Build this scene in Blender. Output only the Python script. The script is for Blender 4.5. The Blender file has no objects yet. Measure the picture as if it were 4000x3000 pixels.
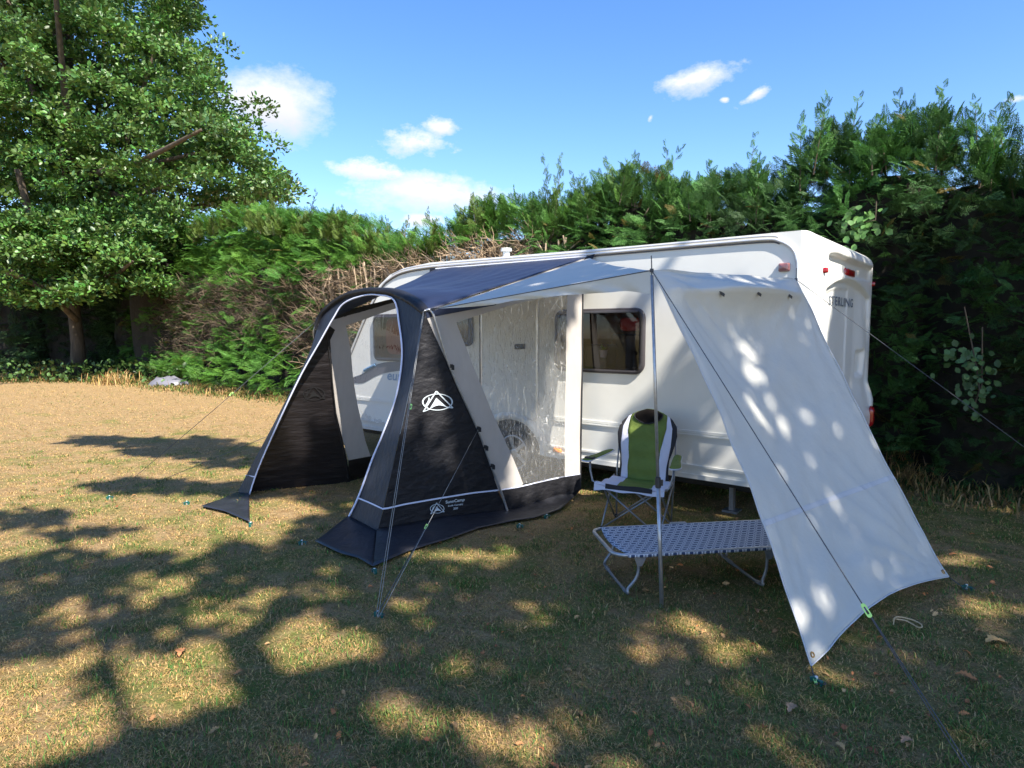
import bpy, bmesh, math, random
import numpy as np
from mathutils import Vector, Matrix, noise
R = math.radians
random.seed(7); rng = np.random.default_rng(7)
scn = bpy.context.scene
COL = scn.collection
# ------------------------------------------------------------------ camera, sky, sun, exposure
PITCH = math.atan(206/2500); CAMH = 1.7
cam = bpy.data.objects.new('camera', bpy.data.cameras.new('camera')); COL.objects.link(cam)
cam.data.sensor_width = 36; cam.data.lens = 22.5; cam.data.clip_end = 2000; cam.data.clip_start = .05
cam.location = (0, 0, CAMH); cam.rotation_euler = (math.pi/2-PITCH, 0, 0)
scn.camera = cam
scn.view_settings.view_transform = 'Standard'; scn.view_settings.look = 'None'
scn.view_settings.exposure = 1.38; scn.view_settings.gamma = 1
SUN = Vector((.378, -.566, .72)).normalized()
sl = bpy.data.lights.new('sun', 'SUN'); sl.energy = 4.7; sl.angle = R(.55); sl.color = (1, .93, .82)
so = bpy.data.objects.new('sun', sl); COL.objects.link(so); so.rotation_euler = SUN.to_track_quat('Z', 'Y').to_euler()
scn.cycles.max_bounces = 8; scn.cycles.transparent_max_bounces = 24

def ray(px, py):
    u = (px-2000)/2500; v = (1500-py)/2500
    return Vector((u, math.cos(PITCH)+v*math.sin(PITCH), -math.sin(PITCH)+v*math.cos(PITCH)))
CAM = Vector((0, 0, CAMH))
def G(px, py, z=0.):
    r = ray(px, py); return CAM + r*((z-CAMH)/r.z)
class Plane:
    def __init__(s, p, n): s.p = Vector(p); s.n = Vector(n).normalized(); s.n = s.n if (CAM-s.p).dot(s.n) > 0 else -s.n
    def at(s, px, py, off=0.):
        r = ray(px, py); q = s.p+s.n*off; return CAM + r*((q-CAM).dot(s.n)/r.dot(s.n))
def P3(a, b, c): return Plane(a, (b-a).cross(c-a))
T = ray(-1079, 1294); T.z = 0; T.normalize()              # towards the nose of the caravan
N = Vector((-T.y, -T.x*-1, 0)); N = Vector((-T.y, T.x, 0))
if N.dot(Vector((0, -1, 0))) < 0: N = -N                   # outwards from its near side
P0 = G(2866, 1890, .33); P0.z = 0
def L(t, w, z): return P0 + T*t - N*w + Vector((0, 0, z))
SIDE = Plane(P0, N)

# ------------------------------------------------------------------ world
w = bpy.data.worlds.new('World'); scn.world = w; w.use_nodes = True
nt = w.node_tree; nt.nodes.clear()
def nd(nt, t, **k):
    n = nt.nodes.new(t)
    for a, b in k.items(): setattr(n, a, b)
    return n
def mth(nt, op, a, b=None, c=None, clamp=False):
    n = nt.nodes.new('ShaderNodeMath'); n.operation = op; n.use_clamp = clamp
    for i, v in enumerate((a, b, c)):
        if v is None: continue
        if isinstance(v, (int, float)): n.inputs[i].default_value = v
        else: nt.links.new(v, n.inputs[i])
    return n.outputs[0]
sky = nd(nt, 'ShaderNodeTexSky', sky_type='NISHITA'); sky.sun_disc = False
sky.sun_elevation = math.asin(SUN.z); sky.sun_rotation = math.atan2(SUN.x, SUN.y)
sky.air_density = 1.0; sky.dust_density = .3; sky.ozone_density = 2.5
tc = nd(nt, 'ShaderNodeTexCoord'); D = tc.outputs['Generated']
hs = nd(nt, 'ShaderNodeHueSaturation'); hs.inputs['Saturation'].default_value = 1.24; hs.inputs['Value'].default_value = 1.0
tn = nd(nt, 'ShaderNodeMix', data_type='RGBA', blend_type='MULTIPLY'); tn.inputs['Factor'].default_value = 1; tn.inputs['B'].default_value = (1.0, .945, .99, 1)
nt.links.new(sky.outputs[0], tn.inputs['A']); nt.links.new(tn.outputs['Result'], hs.inputs['Color'])
def dot(v, vec):
    n = nd(nt, 'ShaderNodeVectorMath', operation='DOT_PRODUCT'); nt.links.new(v, n.inputs[0]); n.inputs[1].default_value = vec; return n.outputs['Value']
nz = nd(nt, 'ShaderNodeTexNoise'); nz.inputs['Scale'].default_value = 16; nz.inputs['Detail'].default_value = 12; nz.inputs['Roughness'].default_value = .68
mp = nd(nt, 'ShaderNodeMapping'); mp.inputs['Scale'].default_value = (1, 1, 1.7); nt.links.new(D, mp.inputs[0]); nt.links.new(mp.outputs[0], nz.inputs['Vector'])
nz2 = nd(nt, 'ShaderNodeTexNoise'); nz2.inputs['Scale'].default_value = 7; nz2.inputs['Detail'].default_value = 3; nt.links.new(D, nz2.inputs['Vector'])
S2 = 4000/2212
clouds = [(592, 226, 122, 74, 0, .34, .1), (905, 308, 88, 34, 0, .7, .0), (955, 276, 46, 24, 0, .7, 0), (805, 372, 80, 26, 5, .8, 0), (925, 418, 178, 48, 2, .5, 0),
          (910, 476, 62, 18, 0, .8, 0), (1512, 168, 88, 33, -8, .5, 0), (1632, 205, 40, 13, -28, .8, -.05), (735, 492, 95, 28, 0, .8, 0), (640, 486, 70, 30, 0, .8, 0), (2200, 214, 40, 12, 0, .8, -.1),
          (1566, 216, 12, 8, 0, 1, -.2), (1405, 255, 14, 8, -60, 1, -.5)]
tot = None; low = None
for cx, cy, rx, ry, rot, ns, bias in clouds:
    c = ray(cx*S2, cy*S2).normalized(); ax = Vector((c.y, -c.x, 0)).normalized(); ay = ax.cross(c)*1
    a = R(-rot); ax2 = ax*math.cos(a)+ay*math.sin(a); ay2 = ay*math.cos(a)-ax*math.sin(a)
    sc = c.y/2500*S2
    zc = dot(D, c); X = mth(nt, 'DIVIDE', dot(D, ax2), mth(nt, 'MULTIPLY', zc, rx*sc)); Y = mth(nt, 'DIVIDE', dot(D, ay2), mth(nt, 'MULTIPLY', zc, ry*sc))
    r2 = mth(nt, 'SQRT', mth(nt, 'ADD', mth(nt, 'MULTIPLY', X, X), mth(nt, 'MULTIPLY', Y, Y)))
    v = mth(nt, 'SUBTRACT', 1.0+bias, r2)
    v = mth(nt, 'ADD', v, mth(nt, 'MULTIPLY', mth(nt, 'SUBTRACT', nz.outputs[0], .5), ns*4.2))
    v = mth(nt, 'MULTIPLY', v, 1.35, clamp=True)
    v = mth(nt, 'MULTIPLY', v, mth(nt, 'GREATER_THAN', zc, .5))
    v = mth(nt, 'MULTIPLY', v, mth(nt, 'MULTIPLY', mth(nt, 'SUBTRACT', 2.0, r2), 1.2, clamp=True))
    lw = mth(nt, 'MULTIPLY', v, mth(nt, 'ADD', mth(nt, 'MULTIPLY', Y, -.7), .25, clamp=True))
    tot = v if tot is None else mth(nt, 'MAXIMUM', tot, v)
    low = lw if low is None else mth(nt, 'MAXIMUM', low, lw)
ctx = nd(nt, 'ShaderNodeMix', data_type='RGBA')
lowf = mth(nt, 'MULTIPLY', mth(nt, 'ADD', low, mth(nt, 'MULTIPLY', mth(nt, 'SUBTRACT', nz2.outputs[0], .45), .9)), 1.0, clamp=True)
nt.links.new(lowf, ctx.inputs['Factor']); CW = 4.1
ctx.inputs['A'].default_value = (CW*1.0, CW*1.0, CW*1.03, 1); ctx.inputs['B'].default_value = (CW*.58, CW*.62, CW*.74, 1)
mx = nd(nt, 'ShaderNodeMix', data_type='RGBA'); nt.links.new(tot, mx.inputs['Factor'])
nt.links.new(hs.outputs[0], mx.inputs['A']); nt.links.new(ctx.outputs['Result'], mx.inputs['B'])
bg = nd(nt, 'ShaderNodeBackground'); bg.inputs["Strength"].default_value = .112
out = nd(nt, 'ShaderNodeOutputWorld'); nt.links.new(mx.outputs['Result'], bg.inputs['Color']); nt.links.new(bg.outputs[0], out.inputs[0])

# ------------------------------------------------------------------ materials
def mat(name, col, rough=.6, metal=0., var=0., vscale=8., bump=0., bscale=60., spec=.5, transl=0., detail=5, attr=False, stretch=None, coat=0.):
    m = bpy.data.materials.new(name); m.use_nodes = True; t = m.node_tree; b = t.nodes['Principled BSDF']
    b.inputs['Base Color'].default_value = (*col, 1); b.inputs['Roughness'].default_value = rough; b.inputs['Metallic'].default_value = metal
    b.inputs['Specular IOR Level'].default_value = spec; b.inputs['Coat Weight'].default_value = coat
    c = nd(t, 'ShaderNodeTexCoord'); vec = c.outputs['Object']
    if stretch:
        mp = nd(t, 'ShaderNodeMapping'); mp.inputs['Scale'].default_value = stretch; t.links.new(vec, mp.inputs[0]); vec = mp.outputs[0]
    colout = None
    if var > 0:
        n = nd(t, 'ShaderNodeTexNoise'); n.inputs['Scale'].default_value = vscale; n.inputs['Detail'].default_value = detail; t.links.new(vec, n.inputs['Vector'])
        r = nd(t, 'ShaderNodeMapRange'); r.inputs['From Min'].default_value = .3; r.inputs['From Max'].default_value = .7
        r.inputs['To Min'].default_value = 1-var; r.inputs['To Max'].default_value = 1+var; t.links.new(n.outputs[0], r.inputs[0])
        x = nd(t, 'ShaderNodeVectorMath', operation='SCALE'); x.inputs[0].default_value = col; t.links.new(r.outputs[0], x.inputs['Scale'])
        colout = x.outputs[0]
    if attr:
        a = nd(t, 'ShaderNodeAttribute'); a.attribute_name = 'tint'
        x = nd(t, 'ShaderNodeMix', data_type='RGBA', blend_type='MULTIPLY'); x.inputs['Factor'].default_value = 1
        if colout: t.links.new(colout, x.inputs['A'])
        else: x.inputs['A'].default_value = (*col, 1)
        t.links.new(a.outputs['Color'], x.inputs['B']); colout = x.outputs['Result']
    if colout: t.links.new(colout, b.inputs['Base Color'])
    if bump > 0:
        n = nd(t, 'ShaderNodeTexNoise'); n.inputs['Scale'].default_value = bscale; n.inputs['Detail'].default_value = 4; t.links.new(vec, n.inputs['Vector'])
        bp = nd(t, 'ShaderNodeBump'); bp.inputs['Strength'].default_value = bump; bp.inputs['Distance'].default_value = .02
        t.links.new(n.outputs[0], bp.inputs['Height']); t.links.new(bp.outputs[0], b.inputs['Normal'])
    if transl > 0:
        o = t.nodes['Material Output']; tr = nd(t, 'ShaderNodeBsdfTranslucent'); tr.inputs['Color'].default_value = (*col, 1)
        if colout: t.links.new(colout, tr.inputs['Color'])
        ms = nd(t, 'ShaderNodeMixShader'); ms.inputs[0].default_value = transl
        t.links.new(b.outputs[0], ms.inputs[1]); t.links.new(tr.outputs[0], ms.inputs[2]); t.links.new(ms.outputs[0], o.inputs[0])
    return m
M = {}
M['white'] = mat('caravan_white', (.73, .725, .68), .38, var=.03, vscale=3, bump=.03, bscale=9)
M['white_gloss'] = mat('moulded_white', (.73, .73, .695), .3, var=.04, vscale=3, coat=.15)
M['rail'] = mat('awning_rail', (.7, .7, .72), .3, metal=.5)
M['alu'] = mat('aluminium_tube', (.42, .43, .45), .35, metal=.7, var=.15, vscale=30)
M['steel'] = mat('grey_steel', (.25, .26, .28), .4, metal=.5, var=.15, vscale=30)
M['rubber'] = mat('tyre_rubber', (.025, .025, .025), .8)
M['blackp'] = mat('black_plastic', (.02, .02, .022), .45)
M['under'] = mat('dark_chassis', (.03, .028, .026), .9)
M['frame'] = mat('window_surround', (.05, .045, .05), .35)
M['red'] = mat('red_lens', (.30, .008, .012), .15, coat=.5)
M['redlight'] = mat('pale_red_lens', (.30, .13, .13), .15, coat=.5)
M['orange'] = mat('orange_lens', (.9, .25, .02), .2)
M['seatred'] = mat('red_upholstery', (.5, .05, .04), .8)
M['wood'] = mat('interior_wood', (.22, .1, .045), .6, var=.3, vscale=6)
M['text'] = mat('grey_letters', (.12, .15, .20), .5)
M['textblue'] = mat('blue_letters', (.12, .25, .42), .5)
M['graphic'] = mat('grey_graphic', (.09, .09, .11), .5)
M['navy'] = mat('navy_fabric', (.010, .016, .042), .5, var=.12, vscale=3, bump=.4, bscale=7, stretch=(1, 1, 3), spec=.5)
M['front'] = mat('charcoal_navy_fabric', (.014, .0175, .028), .52, var=.15, vscale=5, bump=.4, bscale=12, stretch=(3, 3, 1), spec=.45)
M['black'] = mat('charcoal_fabric', (.011, .011, .014), .55, var=.2, vscale=6, bump=.75, bscale=9, stretch=(1.5, .7, 2), spec=.35)
M['inner'] = mat('charcoal_fabric_inside', (.012, .010, .011), .45, var=.2, vscale=6, bump=.9, bscale=5, stretch=(.8, .8, 3.2), spec=.5)
M['skirt'] = mat('mud_flap', (.020, .021, .027), .42, var=.2, vscale=8, bump=.7, bscale=9, spec=.6)
M['cream'] = mat('cream_fabric', (.50, .465, .43), .8, var=.04, vscale=6, bump=.25, bscale=9, transl=.2, stretch=(2, 2, 1))
M['tarp'] = mat('pale_tarp', (.60, .595, .545), .62, var=.03, vscale=2.5, bump=.5, bscale=7, transl=.16, detail=5)
M['piping'] = mat('white_piping', (.62, .66, .82), .6)
M['logo'] = mat('printed_logo', (.55, .62, .66), .6)
M['logodark'] = mat('printed_logo_reverse', (.008, .008, .009), .7)
M['cord'] = mat('dark_cord', (.06, .065, .075), .7)
M['cordlight'] = mat('grey_cord', (.26, .27, .27), .7)
M['lime'] = mat('lime_slider', (.45, .8, .22), .4)
M['teal'] = mat('teal_peg', (.005, .10, .085), .4)
M['pegtop'] = mat('peg_metal', (.7, .72, .72), .3, metal=.6)
M['green'] = mat('green_canvas', (.125, .18, .03), .75, var=.1, vscale=12, bump=.5, bscale=14)
M['whitef'] = mat('white_canvas', (.6, .61, .72), .75, bump=.25, bscale=18)
M['blackf'] = mat('black_canvas', (.018, .018, .022), .8)
M['brownf'] = mat('dark_mesh', (.010, .008, .007), .9, spec=.1)
M['bark'] = mat('bark', (.085, .065, .045), .9, var=.35, vscale=9, bump=.8, bscale=22, stretch=(1, 1, .3))
M['twig'] = mat('bare_twigs', (.43, .34, .245), .85, attr=True)
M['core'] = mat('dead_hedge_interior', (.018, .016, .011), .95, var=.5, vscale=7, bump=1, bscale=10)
M['conifer'] = mat('conifer_sprays', (.082, .155, .042), .55, attr=True, transl=.25, spec=.3)
M['oak'] = mat('oak_leaves', (.062, .125, .03), .42, attr=True, transl=.22, spec=.5)
M['shadeleaf'] = mat('dull_leaves', (.045, .075, .025), .6, attr=True)
M['bramble'] = mat('bramble_leaves', (.07, .13, .05), .5, attr=True, transl=.2)
M['straw'] = mat('straw_blades', (1, 1, 1), .7, attr=True, transl=.25, spec=.25)
M['litter'] = mat('dead_leaves', (.36, .18, .07), .75, attr=True, transl=.15)
M['sheet'] = mat('grey_plastic_sheet', (.17, .17, .20), .4, bump=.3, bscale=12)

def window_mat():
    m = bpy.data.materials.new('tinted_acrylic'); m.use_nodes = True; t = m.node_tree; t.nodes.clear()
    o = nd(t, 'ShaderNodeOutputMaterial'); tr = nd(t, 'ShaderNodeBsdfTransparent'); tr.inputs[0].default_value = (.62, .58, .57, 1)
    g = nd(t, 'ShaderNodeBsdfGlossy'); g.inputs['Roughness'].default_value = .03; g.inputs['Color'].default_value = (.9, .9, .9, 1)
    f = nd(t, 'ShaderNodeFresnel'); f.inputs['IOR'].default_value = 1.55
    ms = nd(t, 'ShaderNodeMixShader'); t.links.new(f.outputs[0], ms.inputs[0]); t.links.new(tr.outputs[0], ms.inputs[1]); t.links.new(g.outputs[0], ms.inputs[2]); t.links.new(ms.outputs[0], o.inputs[0])
    return m
M['glass'] = window_mat()
def vinyl_mat(name, k, milk, bs=.9, crs=.35, fr=1.4):
    m = bpy.data.materials.new(name); m.use_nodes = True; t = m.node_tree; t.nodes.clear()
    o = nd(t, 'ShaderNodeOutputMaterial'); tr = nd(t, 'ShaderNodeBsdfTransparent'); tr.inputs[0].default_value = (.93, .93, .93, 1)
    g = nd(t, 'ShaderNodeBsdfGlossy'); g.inputs['Roughness'].default_value = .06; g.inputs['Color'].default_value = (1, 1, 1, 1)
    df = nd(t, 'ShaderNodeBsdfDiffuse'); df.inputs[0].default_value = (.75, .75, .73, 1)
    c = nd(t, 'ShaderNodeTexCoord'); mp = nd(t, 'ShaderNodeMapping'); mp.inputs['Scale'].default_value = (1, 1, .34); mp.inputs['Rotation'].default_value = (0, R(14), 0); t.links.new(c.outputs['Object'], mp.inputs[0])
    n = nd(t, 'ShaderNodeTexNoise'); n.inputs['Scale'].default_value = 26*k; n.inputs['Detail'].default_value = 2.5; n.inputs['Distortion'].default_value = 2.2; t.links.new(mp.outputs[0], n.inputs['Vector'])
    v = nd(t, 'ShaderNodeTexVoronoi', feature='DISTANCE_TO_EDGE'); v.inputs['Scale'].default_value = 15*k; t.links.new(mp.outputs[0], v.inputs['Vector'])
    n2 = nd(t, 'ShaderNodeTexNoise'); n2.inputs['Scale'].default_value = 5; t.links.new(c.outputs['Object'], n2.inputs['Vector'])
    hgt = mth(t, 'ADD', n.outputs[0], mth(t, 'MULTIPLY', mth(t, 'MINIMUM', v.outputs['Distance'], .12), 2.4))
    bp = nd(t, 'ShaderNodeBump'); bp.inputs['Strength'].default_value = bs; bp.inputs['Distance'].default_value = .03; t.links.new(hgt, bp.inputs['Height'])
    t.links.new(bp.outputs[0], g.inputs['Normal'])
    f = nd(t, 'ShaderNodeFresnel'); f.inputs['IOR'].default_value = 1.45; t.links.new(bp.outputs[0], f.inputs['Normal'])
    # sharp creases show as pale milky lines
    cr = mth(t, 'MULTIPLY', mth(t, 'LESS_THAN', v.outputs['Distance'], .018), mth(t, 'MULTIPLY', mth(t, 'SUBTRACT', n.outputs[0], .46), 4, clamp=True))
    ml = mth(t, 'ADD', milk, mth(t, 'MULTIPLY', cr, crs)); 
    m1 = nd(t, 'ShaderNodeMixShader'); t.links.new(ml, m1.inputs[0]); t.links.new(tr.outputs[0], m1.inputs[1]); t.links.new(df.outputs[0], m1.inputs[2])
    m2 = nd(t, 'ShaderNodeMixShader'); t.links.new(mth(t, 'MULTIPLY', f.outputs[0], fr, clamp=True), m2.inputs[0]); t.links.new(m1.outputs[0], m2.inputs[1]); t.links.new(g.outputs[0], m2.inputs[2])
    t.links.new(m2.outputs[0], o.inputs[0]); return m
M['vinyl'] = vinyl_mat('crinkled_clear_vinyl', 1., .10, .8, .4, 1.2)
M['vinyl2'] = vinyl_mat('smooth_clear_vinyl', .3, .0, .12, 0., .3)

def ground_mat():
    m = bpy.data.materials.new('dry_turf'); m.use_nodes = True; t = m.node_tree; b = t.nodes['Principled BSDF']; b.inputs['Roughness'].default_value = .95; b.inputs['Specular IOR Level'].default_value = .15
    c = nd(t, 'ShaderNodeTexCoord'); o = c.outputs['Object']
    def nz(s, d=6, r=.6):
        n = nd(t, 'ShaderNodeTexNoise'); n.inputs['Scale'].default_value = s; n.inputs['Detail'].default_value = d; n.inputs['Roughness'].default_value = r; t.links.new(o, n.inputs['Vector']); return n.outputs[0]
    def ramp(fac, a, b_, ca, cb):
        r = nd(t, 'ShaderNodeMapRange'); r.inputs['From Min'].default_value = a; r.inputs['From Max'].default_value = b_; 
        if isinstance(fac, (int, float)): r.inputs[0].default_value = fac
        else: t.links.new(fac, r.inputs[0])
        x = nd(t, 'ShaderNodeMix', data_type='RGBA'); t.links.new(r.outputs[0], x.inputs['Factor'])
        for k, v in (('A', ca), ('B', cb)):
            if isinstance(v, tuple): x.inputs[k].default_value = (*v, 1)
            else: t.links.new(v, x.inputs[k])
        return x.outputs['Result']
    fine = nz(70, 8, .75); mid = nz(9, 6, .7); big = nz(.8, 4, .6)
    st = ramp(fine, .36, .62, (.22, .135, .055), (.50, .36, .19))
    st = ramp(mid, .42, .72, st, (.26, .16, .07))
    gr = ramp(fine, .35, .65, (.09, .10, .025), (.22, .25, .06))
    sep = nd(t, 'ShaderNodeSeparateXYZ'); t.links.new(o, sep.inputs[0])
    gm = mth(t, 'ADD', mth(t, 'MULTIPLY', nz(2.2, 5, .7), .7), mth(t, 'MULTIPLY', big, .5))
    bias = mth(t, 'MULTIPLY', mth(t, 'SUBTRACT', 9.5, sep.outputs['Y']), .012, clamp=False)
    gm = mth(t, 'ADD', gm, mth(t, 'MINIMUM', mth(t, 'MAXIMUM', bias, -.09), .06))
    colr = ramp(gm, .60, .76, st, gr)
    t.links.new(colr, b.inputs['Base Color'])
    bp = nd(t, 'ShaderNodeBump'); bp.inputs['Strength'].default_value = .9; bp.inputs['Distance'].default_value = .03; t.links.new(mth(t, 'ADD', fine, mth(t, 'MULTIPLY', mid, 1.5)), bp.inputs['Height']); t.links.new(bp.outputs[0], b.inputs['Normal'])
    return m
M['turf'] = ground_mat()
def cot_mat():
    m = bpy.data.materials.new('blue_print_fabric'); m.use_nodes = True; t = m.node_tree; b = t.nodes['Principled BSDF']; b.inputs['Roughness'].default_value = .75
    c = nd(t, 'ShaderNodeTexCoord'); s = nd(t, 'ShaderNodeSeparateXYZ'); t.links.new(c.outputs['UV'], s.inputs[0])
    cx, cy = .056, .046
    row = mth(t, 'FLOOR', mth(t, 'DIVIDE', s.outputs['Y'], cy))
    x = mth(t, 'SUBTRACT', mth(t, 'FRACT', mth(t, 'ADD', mth(t, 'DIVIDE', s.outputs['X'], cx), mth(t, 'MULTIPLY', row, .5))), .5)
    y = mth(t, 'SUBTRACT', mth(t, 'FRACT', mth(t, 'DIVIDE', s.outputs['Y'], cy)), .5)
    def ell(dx, rx, ry, rot):
        xx = mth(t, 'SUBTRACT', x, dx); u = mth(t, 'ADD', mth(t, 'MULTIPLY', xx, math.cos(rot)), mth(t, 'MULTIPLY', y, math.sin(rot))); v = mth(t, 'SUBTRACT', mth(t, 'MULTIPLY', y, math.cos(rot)), mth(t, 'MULTIPLY', xx, math.sin(rot)))
        return mth(t, 'LESS_THAN', mth(t, 'ADD', mth(t, 'POWER', mth(t, 'ABSOLUTE', mth(t, 'DIVIDE', u, rx)), 2), mth(t, 'POWER', mth(t, 'ABSOLUTE', mth(t, 'DIVIDE', v, ry)), 2)), 1.)
    e1 = ell(-.02, .47, .38, .5); e2 = ell(-.02, .37, .27, .5); e3 = ell(.02, .14, .10, .5)
    ring = mth(t, 'SUBTRACT', e1, e2); band = mth(t, 'GREATER_THAN', mth(t, 'ABSOLUTE', y), .44)
    outr = mth(t, 'MULTIPLY', mth(t, 'SUBTRACT', 1., e1), mth(t, 'GREATER_THAN', mth(t, 'FRACT', mth(t, 'MULTIPLY', mth(t, 'ADD', x, y), 6.)), .5))
    f = mth(t, 'MAXIMUM', mth(t, 'MAXIMUM', ring, mth(t, 'MULTIPLY', e3, .25)), mth(t, 'MULTIPLY', mth(t, 'MAXIMUM', outr, band), .8))
    n = nd(t, 'ShaderNodeTexNoise'); n.inputs['Scale'].default_value = 300; t.links.new(c.outputs['Object'], n.inputs['Vector'])
    mxn = nd(t, 'ShaderNodeMix', data_type='RGBA'); t.links.new(f, mxn.inputs['Factor']); mxn.inputs['A'].default_value = (.035, .06, .13, 1); mxn.inputs['B'].default_value = (.62, .64, .68, 1)
    t.links.new(mxn.outputs['Result'], b.inputs['Base Color']); return m
M['cot'] = cot_mat()

# ------------------------------------------------------------------ object helpers
ORG = {}
def org(o): return ORG.get(o.name, Vector((0, 0, 0)))
def setp(o, label=None, cat=None, group=None, kind=None):
    for k, v in (('label', label), ('category', cat), ('group', group), ('kind', kind)):
        if v: o[k] = v
    return o
def thing(name, loc, label, cat, group=None):
    o = bpy.data.objects.new(name, None); COL.objects.link(o); o.location = loc; o.empty_display_size = .1; ORG[o.name] = Vector(loc)
    return setp(o, label, cat, group)
class MB:
    def __init__(s): s.v = []; s.f = []; s.uv = None
    def add(s, vs, fs):
        n = len(s.v); s.v += [Vector(v) for v in vs]; s.f += [tuple(i+n for i in f) for f in fs]; return s
    def box(s, c, x, y, z):      # centre and three half-axis vectors
        c = Vector(c); x, y, z = Vector(x), Vector(y), Vector(z)
        vs = [c+a*x+b*y+d*z for a in (-1, 1) for b in (-1, 1) for d in (-1, 1)]
        return s.add(vs, [(0, 1, 3, 2), (4, 6, 7, 5), (0, 4, 5, 1), (2, 3, 7, 6), (0, 2, 6, 4), (1, 5, 7, 3)])
    def tube(s, pts, r, seg=10, cap=True):
        pts = [Vector(p) for p in pts]; n = len(pts); rs = r if isinstance(r, (list, tuple)) else [r]*n
        vs = []; a = None
        for i, p in enumerate(pts):
            d = (pts[min(i+1, n-1)]-pts[max(i-1, 0)]).normalized()
            if a is None: a = d.orthogonal().normalized()
            else: a = (a-d*a.dot(d)).normalized()
            b = d.cross(a)
            vs += [p+(a*math.cos(k*2*math.pi/seg)+b*math.sin(k*2*math.pi/seg))*rs[i] for k in range(seg)]
        fs = [(i*seg+k, i*seg+(k+1) % seg, (i+1)*seg+(k+1) % seg, (i+1)*seg+k) for i in range(n-1) for k in range(seg)]
        if cap: fs += [tuple(range(seg))[::-1], tuple((n-1)*seg+k for k in range(seg))]
        return s.add(vs, fs)
    def grid(s, rows, closed=False):
        nr, nc = len(rows), len(rows[0]); vs = [p for r in rows for p in r]
        fs = [(i*nc+j, i*nc+(j+1) % nc, (i+1)*nc+(j+1) % nc, (i+1)*nc+j) for i in range(nr-1) for j in range(nc if closed else nc-1)]
        return s.add(vs, fs)
    def prism(s, poly, off):     # polygon of 3D points extruded by off
        n = len(poly); off = Vector(off); vs = [Vector(p) for p in poly]+[Vector(p)+off for p in poly]
        return s.add(vs, [tuple(range(n)), tuple(range(2*n-1, n-1, -1))]+[(i, i+n, (i+1) % n+n, (i+1) % n) for i in range(n)])
    def build(s, name, m, parent=None, smooth=False, thick=0, bevel=0, sub=0, tri=False, uv=None):
        o0 = org(parent) if parent else Vector((0, 0, 0))
        me = bpy.data.meshes.new(name); me.from_pydata([v-o0 for v in s.v], [], s.f)
        if uv:
            ul = me.uv_layers.new(name='UVMap')
            for lp in me.loops: ul.data[lp.index].uv = uv[lp.vertex_index]
        bm = bmesh.new(); bm.from_mesh(me); bmesh.ops.recalc_face_normals(bm, faces=bm.faces)
        if tri: bmesh.ops.triangulate(bm, faces=bm.faces)
        bm.to_mesh(me); bm.free()
        me.materials.append(m)
        o = bpy.data.objects.new(name, me); COL.objects.link(o)
        if parent: o.parent = parent
        ORG[o.name] = o0.copy()
        if smooth: me.shade_smooth()
        if thick: md = o.modifiers.new('s', 'SOLIDIFY'); md.thickness = thick; md.offset = 0
        if bevel: md = o.modifiers.new('b', 'BEVEL'); md.width = bevel; md.segments = 2; md.limit_method = 'ANGLE'
        if sub: md = o.modifiers.new('u', 'SUBSURF'); md.levels = sub; md.render_levels = sub
        return o
def catm(pts, n=6, closed=False):
    pts = [Vector(p) for p in pts]; out = []; m = len(pts)
    for i in range(m if closed else m-1):
        g = (lambda k: pts[k % m]) if closed else (lambda k: pts[max(0, min(m-1, k))])
        p0, p1, p2, p3 = g(i-1), g(i), g(i+1), g(i+2)
        for k in range(n):
            t = k/n; out.append(.5*((2*p1)+(p2-p0)*t+(2*p0-5*p1+4*p2-p3)*t*t+(3*p1-p0-3*p2+p3)*t**3))
    if not closed: out.append(pts[-1])
    return out
def px2(pts, n=6, closed=False):     # smooth a pixel outline
    return [(v.x, v.y) for v in catm([(a, b, 0) for a, b in pts], n, closed)]
def patch(mb, poly3, n, cell=.07, disp=0., f=2.2, off=0.):   # planar cloth panel cut into a grid and rippled
    bm = bmesh.new(); vs = [bm.verts.new(p) for p in poly3]; bm.faces.new(vs)
    n = Vector(n).normalized(); bmesh.ops.triangulate(bm, faces=bm.faces)
    ax = n.orthogonal() if abs(n.z) > .9 else Vector((0, 0, 1)).cross(n); ax.normalize(); ay = n.cross(ax)
    for a in (ax, ay):
        ds = [v.co.dot(a) for v in bm.verts]; k = math.ceil(min(ds)/cell)
        while k*cell < max(ds):
            bmesh.ops.bisect_plane(bm, geom=bm.verts[:]+bm.edges[:]+bm.faces[:], plane_co=a*(k*cell), plane_no=a, dist=1e-5); k += 1
    bmesh.ops.triangulate(bm, faces=bm.faces)
    bm.verts.index_update()
    mb.add([v.co+n*(off+rip(v.co, disp, f)) for v in bm.verts], [tuple(v.index for v in fc.verts) for fc in bm.faces]); bm.free()
    return mb
def rip(p, a, f):
    if not a: return 0.
    q = Vector((p.x*f, p.y*f, p.z*f*.7)); return a*(noise.noise(q)+.5*noise.noise(q*2.3+Vector((3, 1, 7))))
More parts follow.
